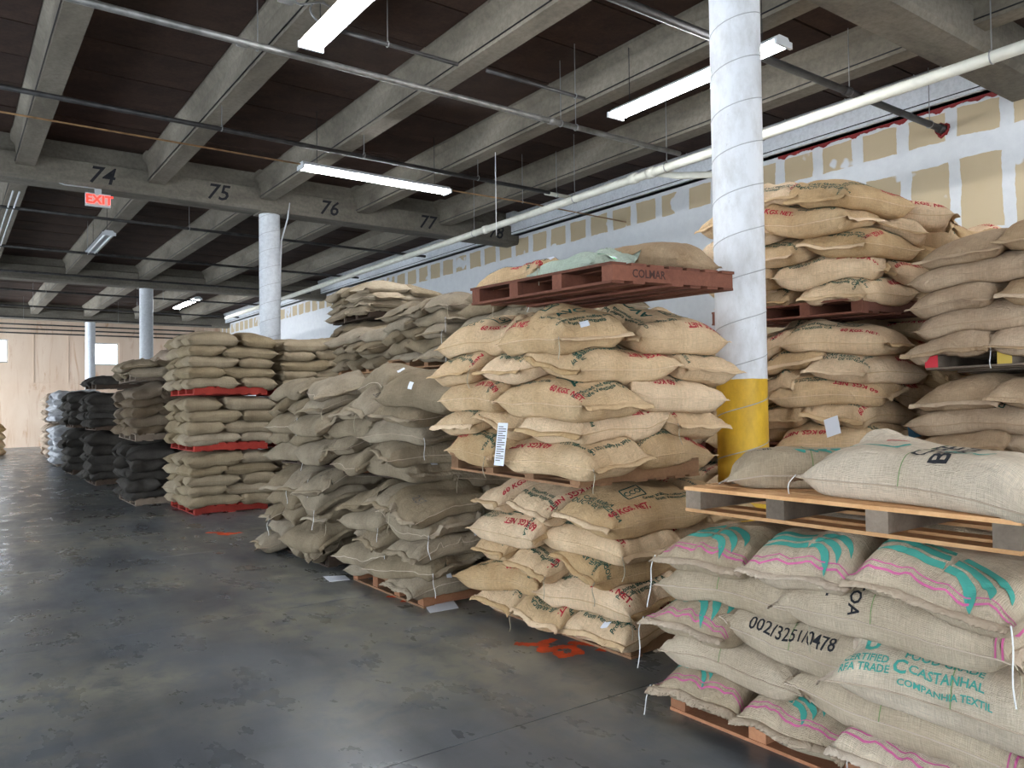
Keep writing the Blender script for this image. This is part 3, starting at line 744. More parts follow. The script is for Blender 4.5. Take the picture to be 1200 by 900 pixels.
ORD = ['first', 'second', 'third', 'fourth', 'fifth', 'sixth', 'seventh', 'eighth', 'ninth']
LOOK = {'grey': 'grey jute', 'olive': 'greenish jute', 'cream': 'cream jute', 'natural': 'natural jute', 'dark': 'near-black', 'brown': 'dark brown', 'pink': 'pinkish jute', 'tan': 'plain tan', 'white': 'white plastic', 'craft': 'orange', 'mint': 'pale green'}
TIERN = {1: ['only'], 2: ['lower', 'upper'], 3: ['lowest', 'middle', 'top'], 4: ['lowest', 'second', 'third', 'top']}
def proj(p):
    d = Vector(p) - Vector((0, 0, CAM_H)); return 600 + 918 * d.dot(R_) / d.dot(F_), 450 - 918 * d.dot(U_) / d.dot(F_)
HAND = {51: 'natural sack, leaf print and pink stripe, leftmost directly beneath the top pale pallet', 52: 'natural sack with leaf print, middle one of three beneath the top pale pallet',
        53: 'natural sack with large leaf print, rightmost of three beneath the top pale pallet', 61: 'natural sack with green bars lying behind on the nearest raised pallet', 62: 'big natural sack lettered CAFE BRASIL on the nearest raised pallet',
        41: 'plain natural sack lying lengthwise below the leftmost leaf-print sack, nearest stack', 42: 'natural sack with vertical letters and green thread, second layer below the raised pallet', 31: 'natural sack with leaf print and frayed hem, left end of nearest stack mid height',
        32: 'natural sack stencilled with the number 002 slash 3251 slash 0478', 22: 'natural sack with pink-striped near end, just below the FOOD GRADE sack', 33: 'large natural sack printed FOOD GRADE in teal, mid height at right', 21: 'plain natural sack in second layer up at left end of nearest stack',
        11: 'natural sack with pink stripe, bottom left corner of nearest stack', 12: 'natural sack with pink stripe sagging over the floor pallet, bottom middle', 13: 'natural sack with pink stripe, bottom right of nearest stack',
        77: 'large loose grey sack lying askew on top of the loose grey stack', 78: 'long grey sack lying flat on top behind the askew one'}
groups = {}
for o in shown: groups.setdefault((o.stack, o.tier, o.layer), []).append(o)
ntier = {}
for o in SACKS: ntier[o.stack] = max(ntier.get(o.stack, 0), o.tier + 1)
seeds = {}
for o in f1 + f2 + f3 + f4 + f5 + f6: pass
for (st, t, k), lst in groups.items():
    lst.sort(key=lambda o: proj((o.cx, o.cy, o.base[2] + .1))[0])
    for i, o in enumerate(lst):
        pos = ORD[i] + ' from left, ' if len(lst) > 1 else ''
        o.label = '%s sack, %s%s layer up, %s load, %s' % (LOOK[o.kind], pos, ORD[k] if k else 'bottom', TIERN[ntier[st]][t], STK[st])
        o.label = o.label.replace('bottom layer up', 'bottom layer')
        o.group = 'coffee sacks in the %s' % STK[st]
for lst, sds in ((f1, (11, 12, 13, 14, 15)), (f2, (21, 22, 24, 25, 26)), (f3, (31, 32, 33, 34, 35)), (f4, (41, 42, 43, 44, 45)), (f5, (51, 52, 53, 54, 55)), (f6, (61, 62))):
    for o, sd in zip(lst, sds): seeds[sd] = o
    for o in lst: o.group = 'coffee sacks in the nearest stack'
LOOSE = [o for o in SACKS if o.stack == 'grey' and o.layer == 4 and o.tier == 1]
for sd, o in list(seeds.items()) + [(77, LOOSE[0]), (78, LOOSE[1])]:
    if sd in HAND: o.label = HAND[sd]

# ------------------------------------------------------------------ print, hems, strings on sack surfaces
def surf(o, sx, sy, side='T', off=.003):
    """points at arc lengths (sx, sy) metres from the sack's middle, on the top or bottom skin"""
    Z = o.Tp if side == 'T' else o.B
    ga = np.interp(np.asarray(sx) + o.la[-1] / 2, o.la, np.arange(o.NU + 1)); gb = np.interp(np.asarray(sy) + o.lb[-1] / 2, o.lb, np.arange(o.NV + 1))
    e = .35
    def P(a, b): return np.stack([bil(o.X, a, b), bil(o.Y, a, b), bil(Z, a, b)], -1)
    p = P(ga, gb); n = np.cross(P(ga + e, gb) - P(ga - e, gb), P(ga, gb + e) - P(ga, gb - e))
    n /= np.maximum(np.linalg.norm(n, axis=-1, keepdims=True), 1e-9)
    if side != 'T': n = -n
    return p + n * off
TXT = {}
def text_mesh(s, size=1., bold=.012, grid=.035, shear=0.):
    key = (s, size, bold, grid, shear)
    if key in TXT: return TXT[key]
    cu = bpy.data.curves.new('t', 'FONT'); cu.body = s; cu.size = size; cu.align_x = 'CENTER'; cu.align_y = 'CENTER'; cu.offset = bold * size; cu.resolution_u = 2; cu.shear = shear; cu.space_line = .9
    ob = bpy.data.objects.new('t', cu); COL.objects.link(ob); bpy.context.view_layer.update()
    me = bpy.data.meshes.new_from_object(ob.evaluated_get(bpy.context.evaluated_depsgraph_get()))
    bm = bmesh.new(); bm.from_mesh(me)
    if grid and len(bm.verts):
        xs = [v.co.x for v in bm.verts]; ys = [v.co.y for v in bm.verts]
        for ax, lo, hi in ((0, min(xs), max(xs)), (1, min(ys), max(ys))):
            k = lo + grid
            while k < hi:
                co = [0, 0, 0]; no = [0, 0, 0]; co[ax] = k; no[ax] = 1
                bmesh.ops.bisect_plane(bm, geom=bm.verts[:] + bm.edges[:] + bm.faces[:], plane_co=co, plane_no=no); k += grid
    bmesh.ops.triangulate(bm, faces=bm.faces[:])
    V = np.array([v.co[:] for v in bm.verts]); F = np.array([[v.index for v in f.verts] for f in bm.faces])
    bm.free(); bpy.data.objects.remove(ob); bpy.data.curves.remove(cu); bpy.data.meshes.remove(me)
    TXT[key] = (V, F); return V, F
def root_of(o):
    if getattr(o, 'root', None): return o.root
    r = empty('coffee_sack', o.base); b = o.ob; nm = b.name; b.name = 'sack_body'; b.data.name = 'sack_body'; r.name = 'coffee_sack'
    b.parent = r; b.location = (0, 0, 0); o.root = r; return r
def put(o, name, V, F, mat, smooth=False):
    me = fast_mesh(name, V - o.base, F, smooth=smooth); me.materials.append(M[mat]); ob = bpy.data.objects.new(name, me); COL.objects.link(ob); ob.parent = root_of(o); return ob
def letter(o, s, x, y, rot, size, mat, bold=.02, side='T', shear=0., name='printed_lettering'):
    V, F = text_mesh(s, size, bold, .03, shear)
    c, s_ = math.cos(rot * D2R), math.sin(rot * D2R)
    put(o, name, surf(o, x + V[:, 0] * c - V[:, 1] * s_, y + V[:, 0] * s_ + V[:, 1] * c, side), F, mat)
def ribbon(o, pts, width, mat, name, side='T', n=None, off=.003):
    """flat printed line along arc-length points"""
    pts = np.array(pts, float); seg = np.r_[0, np.cumsum(np.linalg.norm(np.diff(pts, axis=0), axis=1))]
    n = n or max(2, int(seg[-1] / .02)); t = np.linspace(0, seg[-1], n); x = np.interp(t, seg, pts[:, 0]); y = np.interp(t, seg, pts[:, 1])
    dx, dy = np.gradient(x), np.gradient(y); L = np.hypot(dx, dy) + 1e-9; nx, ny = -dy / L, dx / L
    wd = np.broadcast_to(np.asarray(width, float), t.shape) if np.ndim(width) == 0 or len(width) != n else np.asarray(width)
    rows = [surf(o, x + nx * wd * k, y + ny * wd * k, side, off) for k in (-.5, -.17, .17, .5)]
    V = np.stack(rows, 1).reshape(-1, 3); F = []
    for i in range(n - 1):
        for k in range(3): F.append((i * 4 + k, i * 4 + k + 1, (i + 1) * 4 + k + 1, (i + 1) * 4 + k))
    put(o, name, V, np.array(F), mat)
def frame_print(o, x, y, rot, w_, h_, mat):
    c, s_ = math.cos(rot * D2R), math.sin(rot * D2R)
    pts = [(-w_ / 2, -h_ / 2), (w_ / 2, -h_ / 2), (w_ / 2, h_ / 2), (-w_ / 2, h_ / 2), (-w_ / 2, -h_ / 2)]
    ribbon(o, [(x + a * c - b * s_, y + a * s_ + b * c) for a, b in pts], .011, mat, 'printed_frame')
def hem(o, end, mat='hem', wd=.05, fray=.008, name='stitched_hem'):
    """flat flap of cloth beyond the seam, curling and frayed"""
    i = -1 if end > 0 else 0
    e = np.stack([o.X[i], o.Y[i], o.Tp[i]], -1); n = 3 * (len(e) - 1) + 1
    t = np.linspace(0, len(e) - 1, n); E_ = np.stack([np.interp(t, np.arange(len(e)), e[:, k]) for k in range(3)], -1)
    ax = np.array([math.cos(o.yaw), math.sin(o.yaw), 0]) * end; r = o.r
    ws = .5 + .5 * np.sin(np.linspace(0, r.uniform(12, 22), n) + r.uniform(0, 6)); rows = []
    for k, f in enumerate((-.15, .2, .6, 1.)):
        p = E_ + ax * (wd * f + (r.uniform(-fray, fray, n) if k == 3 else 0))[..., None] if k == 3 else E_ + ax * wd * f
        p = p.copy(); p[:, 2] += .010 * ws * f - .030 * f * f * r.uniform(.6, 1.2) + .003
        rows.append(p)
    low = [p - np.array([0, 0, .005]) for p in rows[::-1]]
    A = np.stack(rows + low, 1); m = A.shape[1]; F = []
    for a in range(n - 1):
        for k in range(m): F.append((a * m + k, a * m + (k + 1) % m, (a + 1) * m + (k + 1) % m, (a + 1) * m + k))
    put(o, name, A.reshape(-1, 3), np.array(F), mat, True)
def string(o, a, b, length, mat='string', rad=.0028, swing=.03, name='tie_string'):
    p = np.array([o.X[a, b], o.Y[a, b], o.Tp[a, b]]); r = o.r; out = np.array([p[0] - o.cx, p[1] - o.cy, 0]); out /= np.linalg.norm(out)
    pts = []
    for k in range(9):
        f = k / 8; pts.append(p + out * (.03 * math.sin(min(1, f * 3) * 1.5)) + np.array([swing * math.sin(f * 5 + o.ph[0]) * f * .4, swing * math.cos(f * 4 + o.ph[1]) * f * .4, -length * f + .01]))
    V, F = tube_vf(pts, rad, 5); V = np.array(V); q = [f for f in F if len(f) == 4]
    put(o, name, V, np.array(q), mat, True)
def seam_cord(o, which, mat='hem', rad=.004):
    """raised stitched seam along a long side"""
    j = 0 if which < 0 else -1
    e = np.stack([o.X[:, j], o.Y[:, j], o.Tp[:, j]], -1); V, F = tube_vf([tuple(p) for p in e], rad, 5)
    put(o, 'side_seam', np.array(V), np.array([f for f in F if len(f) == 4]), mat, True)
def band(o, x, mat, width, side='T', m=.0, name='printed_stripe'):
    h = o.lb[-1] / 2 - m; ribbon(o, [(x, -h), (x, h)], width, mat, name, side)
def facing(o):
    """signs (end, flank) of the sides that face the camera"""
    d = np.array([-o.cx, -o.cy]); ax = np.array([math.cos(o.yaw), math.sin(o.yaw)]); ay = np.array([-ax[1], ax[0]])
    return (1 if d @ ax > 0 else -1), (1 if d @ ay > 0 else -1), abs(d @ ax) / np.linalg.norm(d), abs(d @ ay) / np.linalg.norm(d)

def leaf_logo(o, x, y, rot, sc=1.):
    """spread of wavy teal blades"""
    c, s_ = math.cos(rot * D2R), math.sin(rot * D2R)
    def blade(pts, w0):
        n = 22; t = np.linspace(0, 1, n); P = np.array(pts, float) * sc
        seg = np.linspace(0, 1, len(P)); px = np.interp(t, seg, P[:, 0]); py = np.interp(t, seg, P[:, 1])
        k = np.array([.25, .5, .25]); px[1:-1] = np.convolve(px, k, 'valid'); py[1:-1] = np.convolve(py, k, 'valid')
        wd = w0 * sc * np.clip(np.minimum(1, (1 - t) * 2.6 + .05), 0, 1)
        X_, Y_ = x + px * c - py * s_, y + px * s_ + py * c
        ribbon(o, np.stack([X_, Y_], -1), wd, 'ink_teal', 'printed_leaf_logo', n=n)
    for k in range(3):
        yy = .035 - .047 * k
        blade([(-.008, yy), (-.07, yy - .012), (-.14, yy + .004), (-.20, yy - .014), (-.27 + .035 * k, yy - .02)], .032)
    for pts in ([(.0, -.065), (.045, -.07), (.08, -.10), (.10, -.145), (.105, -.19)], [(.012, -.02), (.06, -.022), (.105, -.05), (.135, -.09), (.145, -.135)], [(.022, .026), (.08, .022), (.13, .0), (.165, -.035), (.18, -.08)]):
        blade(pts, .034)

print('T named', time.time() - T0_)
# nearest stack
vis = lambda o: id(o) in shownset
def fgset(o, logo=None, pink=True, strg=None):
    if not vis(o): return
    e, fl, ce_, cf_ = facing(o)
    hem(o, e, 'hem', .042, .010)
    hx = o.la[-1] / 2 * e
    if pink:
        for sd in ('T',):
            band(o, hx - e * .055, 'ink_pink', .010, sd); band(o, hx - e * .082, 'ink_pink', .006, sd)
    if logo: leaf_logo(o, *logo)
    if strg is not None: string(o, -1 if e > 0 else 0, strg, .26)
for sd in (51, 52, 53, 31, 11, 12, 13):
    o = seeds[sd]; lg = None
    # a=+1 end faces the aisle; "up" in the picture points away from it
    if sd in (51, 52, 31): lg = (o.la[-1] / 2 - .23, .0, 90, 1.1)
    if sd == 53: lg = (o.la[-1] / 2 - .25, .02, 90, 1.3)
    if sd in (11, 12): lg = (o.la[-1] / 2 - .20, -.05, 90, .8)
    fgset(o, lg, True, 0 if sd in (51, 31, 11) else (-1 if sd in (53, 12) else None))
for sd in (41, 42, 32, 21, 22, 62, 61, 33):
    o = seeds[sd]
    if not vis(o): continue
    e, fl, _, _ = facing(o)
    for en in (1, -1): hem(o, en, 'hem', .035, .008)
    if sd in (42, 22):
        for sd_ in ('T',): band(o, -o.la[-1] / 2 + .055, 'ink_pink', .010, sd_); band(o, -o.la[-1] / 2 + .082, 'ink_pink', .006, sd_)
    seam_cord(o, 1 if math.sin(o.yaw) > 0 else -1)
    band(o, 0.06, 'ink_lime', .004)
    if sd in (42, 41, 22): string(o, 0, -1, .16, 'twine')
def up_rot(o):   # rotation for text that reads upright from the aisle on a sack lying along the aisle
    return 180 if math.sin(o.yaw) > 0 else 0
o = seeds[32]; flk = o.lb[-1] / 2
letter(o, '002/3251/0478', .05, .74 * flk, 180, .075, 'ink_black', .012)
o = seeds[42]; flk = o.lb[-1] / 2
letter(o, 'L', .24, .66 * flk, 90, .08, 'ink_black'); letter(o, 'TOA', .14, .70 * flk, 90, .072, 'ink_black')
o = seeds[33]; flk = o.lb[-1] / 2
letter(o, 'FOOD GRADE', .10, .55 * flk, 180, .045, 'ink_teal', .02); letter(o, 'CASTANHAL', .08, .70 * flk, 180, .047, 'ink_teal', .02); letter(o, 'COMPANHIA TEXTIL', .08, .85 * flk, 180, .036, 'ink_teal', .02)
letter(o, 'C', .245, .70 * flk, 180, .07, 'ink_teal', .03)
letter(o, 'CERTIFIED\nRFA TRADE', .37, .70 * flk, 180, .036, 'ink_teal', .02); letter(o, 'O', .37, .50 * flk, 180, .075, 'ink_teal', .05)
o = seeds[62]; flk = o.lb[-1] / 2
letter(o, 'CAFE\nBRASIL', -.04, .12 * flk, -90, .125, 'ink_black', .02); letter(o, 'ICO', -.17, .30 * flk, 180, .12, 'ink_teal', .006)
ribbon(o, [(.42, .30 * flk), (.2, .22 * flk), (.16, .0)], .02, 'ink_teal', 'printed_stripe'); ribbon(o, [(.3, -.05), (.2, -.06)], .012, 'ink_red', 'printed_stripe')
o = seeds[61]; flk = o.lb[-1] / 2
for k in range(4):
    xx = .10 - k * .062; ribbon(o, [(xx, .12 * flk), (xx + .02, .34 * flk), (xx - .01, .60 * flk)], np.array([.01, .042, .045, .044, .042, .04, .03, .01]), 'ink_teal', 'printed_leaf_logo', n=8)
letter(o, 'CAFE', .30, .25 * flk, 180, .05, 'ink_black')
hem(o, -1, 'ink_pink', .06, .03, 'frayed_hem')
string(seeds[62], -1, -1, .15)

# printed cream sacks: mixtures of red and green lettering on the sides that face the aisle
GREEN = ['CAFE ARABICA\nPRODUCTO DE VENEZUELA', 'Green arabica coffee beans\nfrom Venezuela', 'Produced and exported by\nCafe Venezuela C.A.', 'Net Weight 152 Lbs']
for o in shown:
    if o.kind != 'cream' or o.hits < 14: continue
    e, fl, ce_, cf_ = facing(o); r = o.r; flip = 180 if r.random() < .55 else 0
    la, lb = o.la[-1] / 2, o.lb[-1] / 2
    up = 0 if fl < 0 else 180
    lf = fl * lb
    if cf_ > .35:
        sd_ = int(r.choice([-1, 1])); letter(o, '60 KGS. NET.', sd_ * .46 * la, .66 * lf, up + flip, .064, 'ink_red', .03)
        if o.hits > 40: letter(o, GREEN[int(r.integers(4))], -sd_ * .40 * la, .52 * lf, up + flip, .042, 'ink_green', .02)
        if o.hits > 60:
            bx_, by_ = sd_ * .12 * la, .18 * lf
            frame_print(o, bx_, by_, up, .17, .12, 'ink_green'); letter(o, 'CCO', bx_, by_, up + flip, .07, 'ink_green')
    if ce_ > .45 and o.hits > 30:
        rt = -90 if e < 0 else 90
        letter(o, GREEN[int(r.integers(4))], e * .70 * la, 0, rt + flip, .048, 'ink_green', .02)
        if r.random() < .5: letter(o, 'AVC', e * .38 * la, .1 * lb, rt + flip, .12, 'ink_green', .03)
    if o.hits > 25 and o.lod >= 1: hem(o, e, 'cream', .03, .005)
    if o.hits > 60: seam_cord(o, fl, 'cream', .003)
k = 0
for o in shown:
    e, fl, ce_, cf_ = facing(o)
    if o.kind == 'grey' and o.hits > 45:
        hem(o, e, 'grey', .04, .010)
        if o.r.random() < .6: seam_cord(o, fl, 'hem', .003)
        if o.r.random() < .35: string(o, 0 if e < 0 else -1, 0 if fl < 0 else -1, .18, 'string' if o.r.random() < .6 else 'twine')
        if o.r.random() < .4: letter(o, o.r.choice(['257', '154', '171', '302']), e * .55 * o.la[-1] / 2, 0, (-90 if e < 0 else 90), .11, 'ink_faint', .01)
    if o.kind == 'olive' and o.stack in ('red', 'redrear') and o.hits > 25:
        seam_cord(o, fl, 'olive', .004)
    if o.kind == 'tan' and o.hits > 60 and o.stack == 'right':
        hem(o, e, 'tan', .03, .006); seam_cord(o, fl, 'tan', .0035)
        if o.r.random() < .4: string(o, 0 if e < 0 else -1, 0 if fl < 0 else -1, .16)
        if k < 1 and o.tier == 1 and o.layer in (1, 2): letter(o, 'DRY PLACE', .0, .55 * fl * o.lb[-1] / 2, (0 if fl < 0 else 180) + 180, .07, 'ink_green', .02); k += 1
    if o.stack == 'printed' and o.r.random() < .3 and o.hits > 60: string(o, 0 if e < 0 else -1, 0 if fl < 0 else -1, .14, 'twine')
# small white tags pinned to some sacks
ct = 0
for o in shown:
    if o.stack in ('printed', 'grey') and o.hits > 50 and o.r.random() < .40:
        e, fl, ce_, cf_ = facing(o)
        t0 = np.array([[x_, y_] for x_ in np.linspace(-.022, .022, 3) for y_ in np.linspace(-.034, .034, 4)])
        cxx, cyy = (e * .80 * o.la[-1] / 2, o.r.uniform(-.1, .1)) if ce_ > cf_ else (o.r.uniform(-.2, .2), fl * .78 * o.lb[-1] / 2)
        V = surf(o, cxx + t0[:, 0], cyy + t0[:, 1], off=.006); F = [(a * 4 + b, a * 4 + b + 1, (a + 1) * 4 + b + 1, (a + 1) * 4 + b) for a in range(2) for b in range(3)]
        put(o, 'paper_tag', V, np.array(F), 'paper')
for o in shown:
    r = getattr(o, 'root', None) or o.ob
    tag(r, o.label, 'sack', o.group)

print('T prints', time.time() - T0_)
# ------------------------------------------------------------------ lettering on wood and concrete
def sign(s, size, mat, loc, rot, name='stencilled_lettering', parent=None, bold=.01, shear=0., th=.0012):
    V, F = text_mesh(s, size, bold, 0, shear); V = V.copy(); V[:, 2] = 0
    me = fast_mesh(name, V, F, smooth=False); me.materials.append(M[mat]); o = bpy.data.objects.new(name, me); COL.objects.link(o)
    o.rotation_euler = rot; o.location = loc
    if parent:
        bpy.context.view_layer.update(); o.parent = parent; o.matrix_parent_inverse = parent.matrix_world.inverted()
    return o
for n_, X in ((73, .18), (74, 2.13), (75, 4.03), (76, 6.17), (77, 8.4), (78, 10.2)):
    sign(str(n_), .40, 'ink_black', (X, 14.86 - .2605, 5.50), (math.pi / 2, 0, 0), 'painted_numeral', GIRD1, .012, .25)
for (pal, txt, n_) in [(p, t_, n_) for p, t_, n_ in ((None, None, None),) if p]: pass
def pal_text(lab, s, size, dx, mat='ink_black'):
    for ob in bpy.data.objects:
        if ob.name.startswith('pallet') and ob.get('label', '').startswith(lab):
            st_ = [c for c in ob.children if c.name.startswith('stringer')]
            st_.sort(key=lambda c: c.location.y); c = st_[0]
            bpy.context.view_layer.update()
            V, F = text_mesh(s, size, .02, 0); me = fast_mesh('stencilled_lettering', V * np.array([1, 1, 0]), F, smooth=False); me.materials.append(M[mat])
            t_ = bpy.data.objects.new('stencilled_lettering', me); COL.objects.link(t_); t_.parent = c; t_.rotation_euler = (math.pi / 2, 0, 0); t_.location = (dx, -.0015, .045)
pal_text('dark pallet with stencilled orange', 'COLMAR NTL', .085, .32)
pal_text('reddish-brown pallet tilted', 'COLMAR', .07, .30, 'ink_faint2')
for ob in list(bpy.data.objects):
    if ob.name.startswith('pallet') and ob.get('label', '') == 'third pallet of the plain tan stack at the right edge':
        st_ = sorted([c for c in ob.children if c.name.startswith('stringer')], key=lambda c: c.location.y)
        M['red_end'] = flat('red_paint_end', (.62, .04, .06), .6); M['yellow_end'] = flat('yellow_paint_end', (.60, .42, .08), .6)
        boxes('painted_end', [(-.0025, .0, 0, .095, 0, PAL_H - .034)], M['red_end'], st_[3]); boxes('painted_end', [(-.0025, .0, 0, .095, 0, PAL_H - .034)], M['yellow_end'], st_[2])
#DETAILS
# ------------------------------------------------------------------ lamps
def lamp(x, y, z, ln, ang, label, on=True, w_=.26, drop=None):
    r = empty('ceiling_lamp', (x, y, z), ang); tag(r, label, 'lamp', 'fluorescent strip lamps')
    h = ln / 2
    V = [(-w_ / 2, -.001, 0), (w_ / 2, 0, 0)]
    v, f = prism_y([(-w_ / 2, .045), (w_ / 2, .045), (w_ / 2 - .02, .055), (.07, .10), (-.07, .10), (-w_ / 2 + .02, .055)], -h, h)
    mesh_obj('housing', v, f, M['white_metal'], r)
    for k in (-1, 1):
        n = 12; V, F = tube_vf([(k * w_ * .25, -h + .03, .018), (k * w_ * .25, h - .03, .018)], .019, n)
        mesh_obj('tube', V, F, M['tube_on' if on else 'tube_off'], r, smooth=True)
    boxes('end_cap', [(-w_ / 2, w_ / 2, -h - .01, -h + .02, -.005, .06)], M['white_metal'], r); boxes('end_cap', [(-w_ / 2, w_ / 2, h - .02, h + .01, -.005, .06)], M['white_metal'], r)
    for k in (-1, 1): tube('hanger_rod', [(0, k * (h - .25), .10), (0, k * (h - .25), (drop or 5.95) - z)], .005, M['metal_dark'], r, 5)
    return r
LY = lambda x, y, z, ln, lab, **k: lamp(x, y, z, ln, 0, lab, **k)
l1 = LY(2.93, 6.15, 5.12, 2.4, 'bright fluorescent strip lamp cut by the top edge of the photo')
l2 = LY(6.72, 5.80, 5.10, 2.4, 'bright fluorescent strip lamp passing behind the nearest white column')
l3 = lamp(5.45, 10.95, 5.05, 2.5, math.pi / 2, 'bright fluorescent strip lamp hung crosswise before the numbered beam', w_=.24)
l4 = LY(2.78, 19.2, 5.2, 2.4, 'unlit strip lamp in the dark bay below and right of the exit sign', on=False)
l5 = LY(6.9, 28.8, 5.2, 3.0, 'small lit strip lamp far away right of the third column')
for i, (x, y) in enumerate(((2.93, -1.5), (6.72, -1.5), (9.2, 1.2))):
    LY(x, y, 5.12, 2.4, ['lit strip lamp overhead behind the viewer, aisle side', 'lit strip lamp overhead behind the viewer, wall side', 'lit strip lamp right of the view near the wall'][i])

# ------------------------------------------------------------------ pipes under the ceiling
def pipe(label, pts, r, mat, cat='pipe', hang=(), name='sprinkler_pipe', coup=()):
    root = empty(name, pts[0]); tag(root, label, cat)
    P = [Vector(p) - Vector(pts[0]) for p in pts]
    tube('pipe_run', [tuple(p) for p in P], r, M[mat], root, 12)
    for h in hang:
        q = Vector(h) - Vector(pts[0])
        V, F = tube_vf([(q.x, q.y, q.z - r - .006), (q.x, q.y, q.z + r)], .006, 5); 
        V1, F1 = tube_vf([(q.x, q.y, q.z + r), (q.x, q.y, 5.98 - pts[0][2])], .006, 5)
        ring = [(q.x + (0 if abs(P[-1].x) > abs(P[-1].y) else math.cos(a) * (r + .006)), q.y + (math.cos(a) * (r + .006) if abs(P[-1].x) > abs(P[-1].y) else 0), q.z + math.sin(a) * (r + .006)) for a in np.linspace(0, 2 * math.pi, 13)]
        V2, F2 = tube_vf(ring, .007, 5)
        off = len(V1); mesh_obj('hanger', V1 + V2, F1 + [tuple(i + off for i in f) for f in F2], M['metal'], root)
    for c in coup:
        q = Vector(c) - Vector(pts[0]); dx = Vector((.05, 0, 0)) if abs(P[-1].x) > abs(P[-1].y) else Vector((0, .06, 0))
        tube('coupling', [tuple(q - dx), tuple(q + dx)], r * 1.25, M[mat], root, 12)
    return root
pipe('grey sprinkler pipe crossing under the ribs in front of the bright top lamp', [(-3, 7.64, 5.15), (8.55, 7.6, 5.15)], .035, 'pipe_grey', hang=[(2.5, 7.64, 5.15), (6.35, 7.61, 5.15), (6.6, 7.61, 5.15)], coup=[(2.35, 7.64, 5.15), (6.2, 7.61, 5.15)])
pipe('dark sprinkler pipe crossing above the crosswise lamp', [(-3, 10.28, 5.2), (8.4, 10.4, 5.2)], .032, 'pipe_dark', hang=[(2.9, 10.3, 5.2), (4.9, 10.3, 5.2), (6.9, 10.35, 5.2)])
pipe('thick black sprinkler pipe ending at the right wall with red caulk', [(-3, 5.02, 5.2), (10.8, 5.02, 5.2)], .042, 'pipe_dark', hang=[(8.6, 5.02, 5.2), (10.5, 5.02, 5.2)], coup=[(8.55, 5.02, 5.2)])
pipe('thin rusty conduit running level past the crosswise lamp', [(-3, 10.95, 5.12), (4.2, 10.95, 5.12)], .012, 'conduit', name='rusty_conduit')
pipe('thin rusty conduit continuing right of the crosswise lamp to the wall', [(6.7, 10.95, 5.12), (8.2, 10.9, 5.12), (10.7, 10.9, 5.08)], .012, 'conduit', name='rusty_conduit', hang=[(8.2, 10.9, 5.12)])
pipe('short dark pipe stub under the plank ceiling right of the top lamp', [(3.1, 7.2, 5.32), (4.55, 7.2, 5.32)], .022, 'pipe_dark', hang=[(3.7, 7.2, 5.32)])
pipe('short dark pipe stub between the two large ribs', [(4.9, 7.15, 5.32), (6.35, 7.15, 5.32)], .022, 'pipe_dark', hang=[(6.2, 7.15, 5.32)])
pipe('short white pipe stub with red end near the drain pipe', [(8.35, 10.45, 5.2), (8.9, 10.45, 5.2)], .035, 'pipe_white', hang=[(8.6, 10.45, 5.2)])
pipe('dark sprinkler pipe under the shadowed bay behind the numbered beam', [(-3, 16.4, 5.2), (9.5, 16.6, 5.2)], .03, 'pipe_dark', hang=[(4, 16.5, 5.2)])
pipe('second dark sprinkler pipe in the shadowed bay', [(-3, 20.4, 5.2), (9.5, 20.4, 5.2)], .03, 'pipe_dark', hang=[(2.7, 20.4, 5.2)])
pipe('third dark sprinkler pipe in the shadowed bay', [(-3, 24.0, 5.2), (9.5, 24.0, 5.2)], .03, 'pipe_dark')
for k, y in enumerate((27.3, 31.5, 35.4)):
    pipe('dark far pipe, %s beyond the second beam' % ORD[k], [(-3, y, 5.15), (9.5, y, 5.15)], .03, 'pipe_dark', hang=[(2.5, y, 5.15), (5.8, y, 5.15)])
for k, (y, z) in enumerate(((38.3, 5.15), (38.5, 4.98), (38.7, 4.82))):
    pipe('dark pipe high on the back wall, %s from top' % ORD[k], [(-3, y, z), (9.5, y, z)], .03, 'pipe_dark')
dp = pipe('long off-white drain pipe slanting toward the back along the right side', [(8.28, -1, 4.93), (8.28, 6, 4.91), (8.30, 15, 4.88), (8.35, 29.2, 4.84)], .062, 'pipe_white', name='drain_pipe',
     hang=[(8.28, 3.35, 4.92), (8.28, 6.0, 4.91), (8.28, 7.6, 4.91), (8.28, 9.6, 4.90), (8.3, 12.6, 4.89)], coup=[(8.28, 8.25, 4.905), (8.28, 7.9, 4.905), (8.3, 12.2, 4.89)])
tube('branch_pipe', [(0, 8.9, -.02), (.25, 8.6, -.10), (.75, 7.9, -.16), (.86, 7.78, -.13), (.86, 7.78, 0), (.86, 7.78, 1.05)], .05, M['pipe_white'], dp, 12)
pe = empty('pipe_sleeve', (10.80, 5.02, 5.2)); tag(pe, 'red-caulked pipe end where the black pipe meets the right wall', 'pipe end')
tube('sleeve', [(-.05, 0, 0), (.055, 0, 0)], .06, M['pipe_dark'], pe, 12)
mesh_obj('caulk_ring', *tube_vf([(.045, .075 * math.cos(a) * (1 + .2 * math.sin(3 * a)), .075 * math.sin(a) * (1 + .25 * math.cos(5 * a)) - .01) for a in np.linspace(0, 6.28, 20)], .022, 6), M['caulk'], pe, smooth=True)
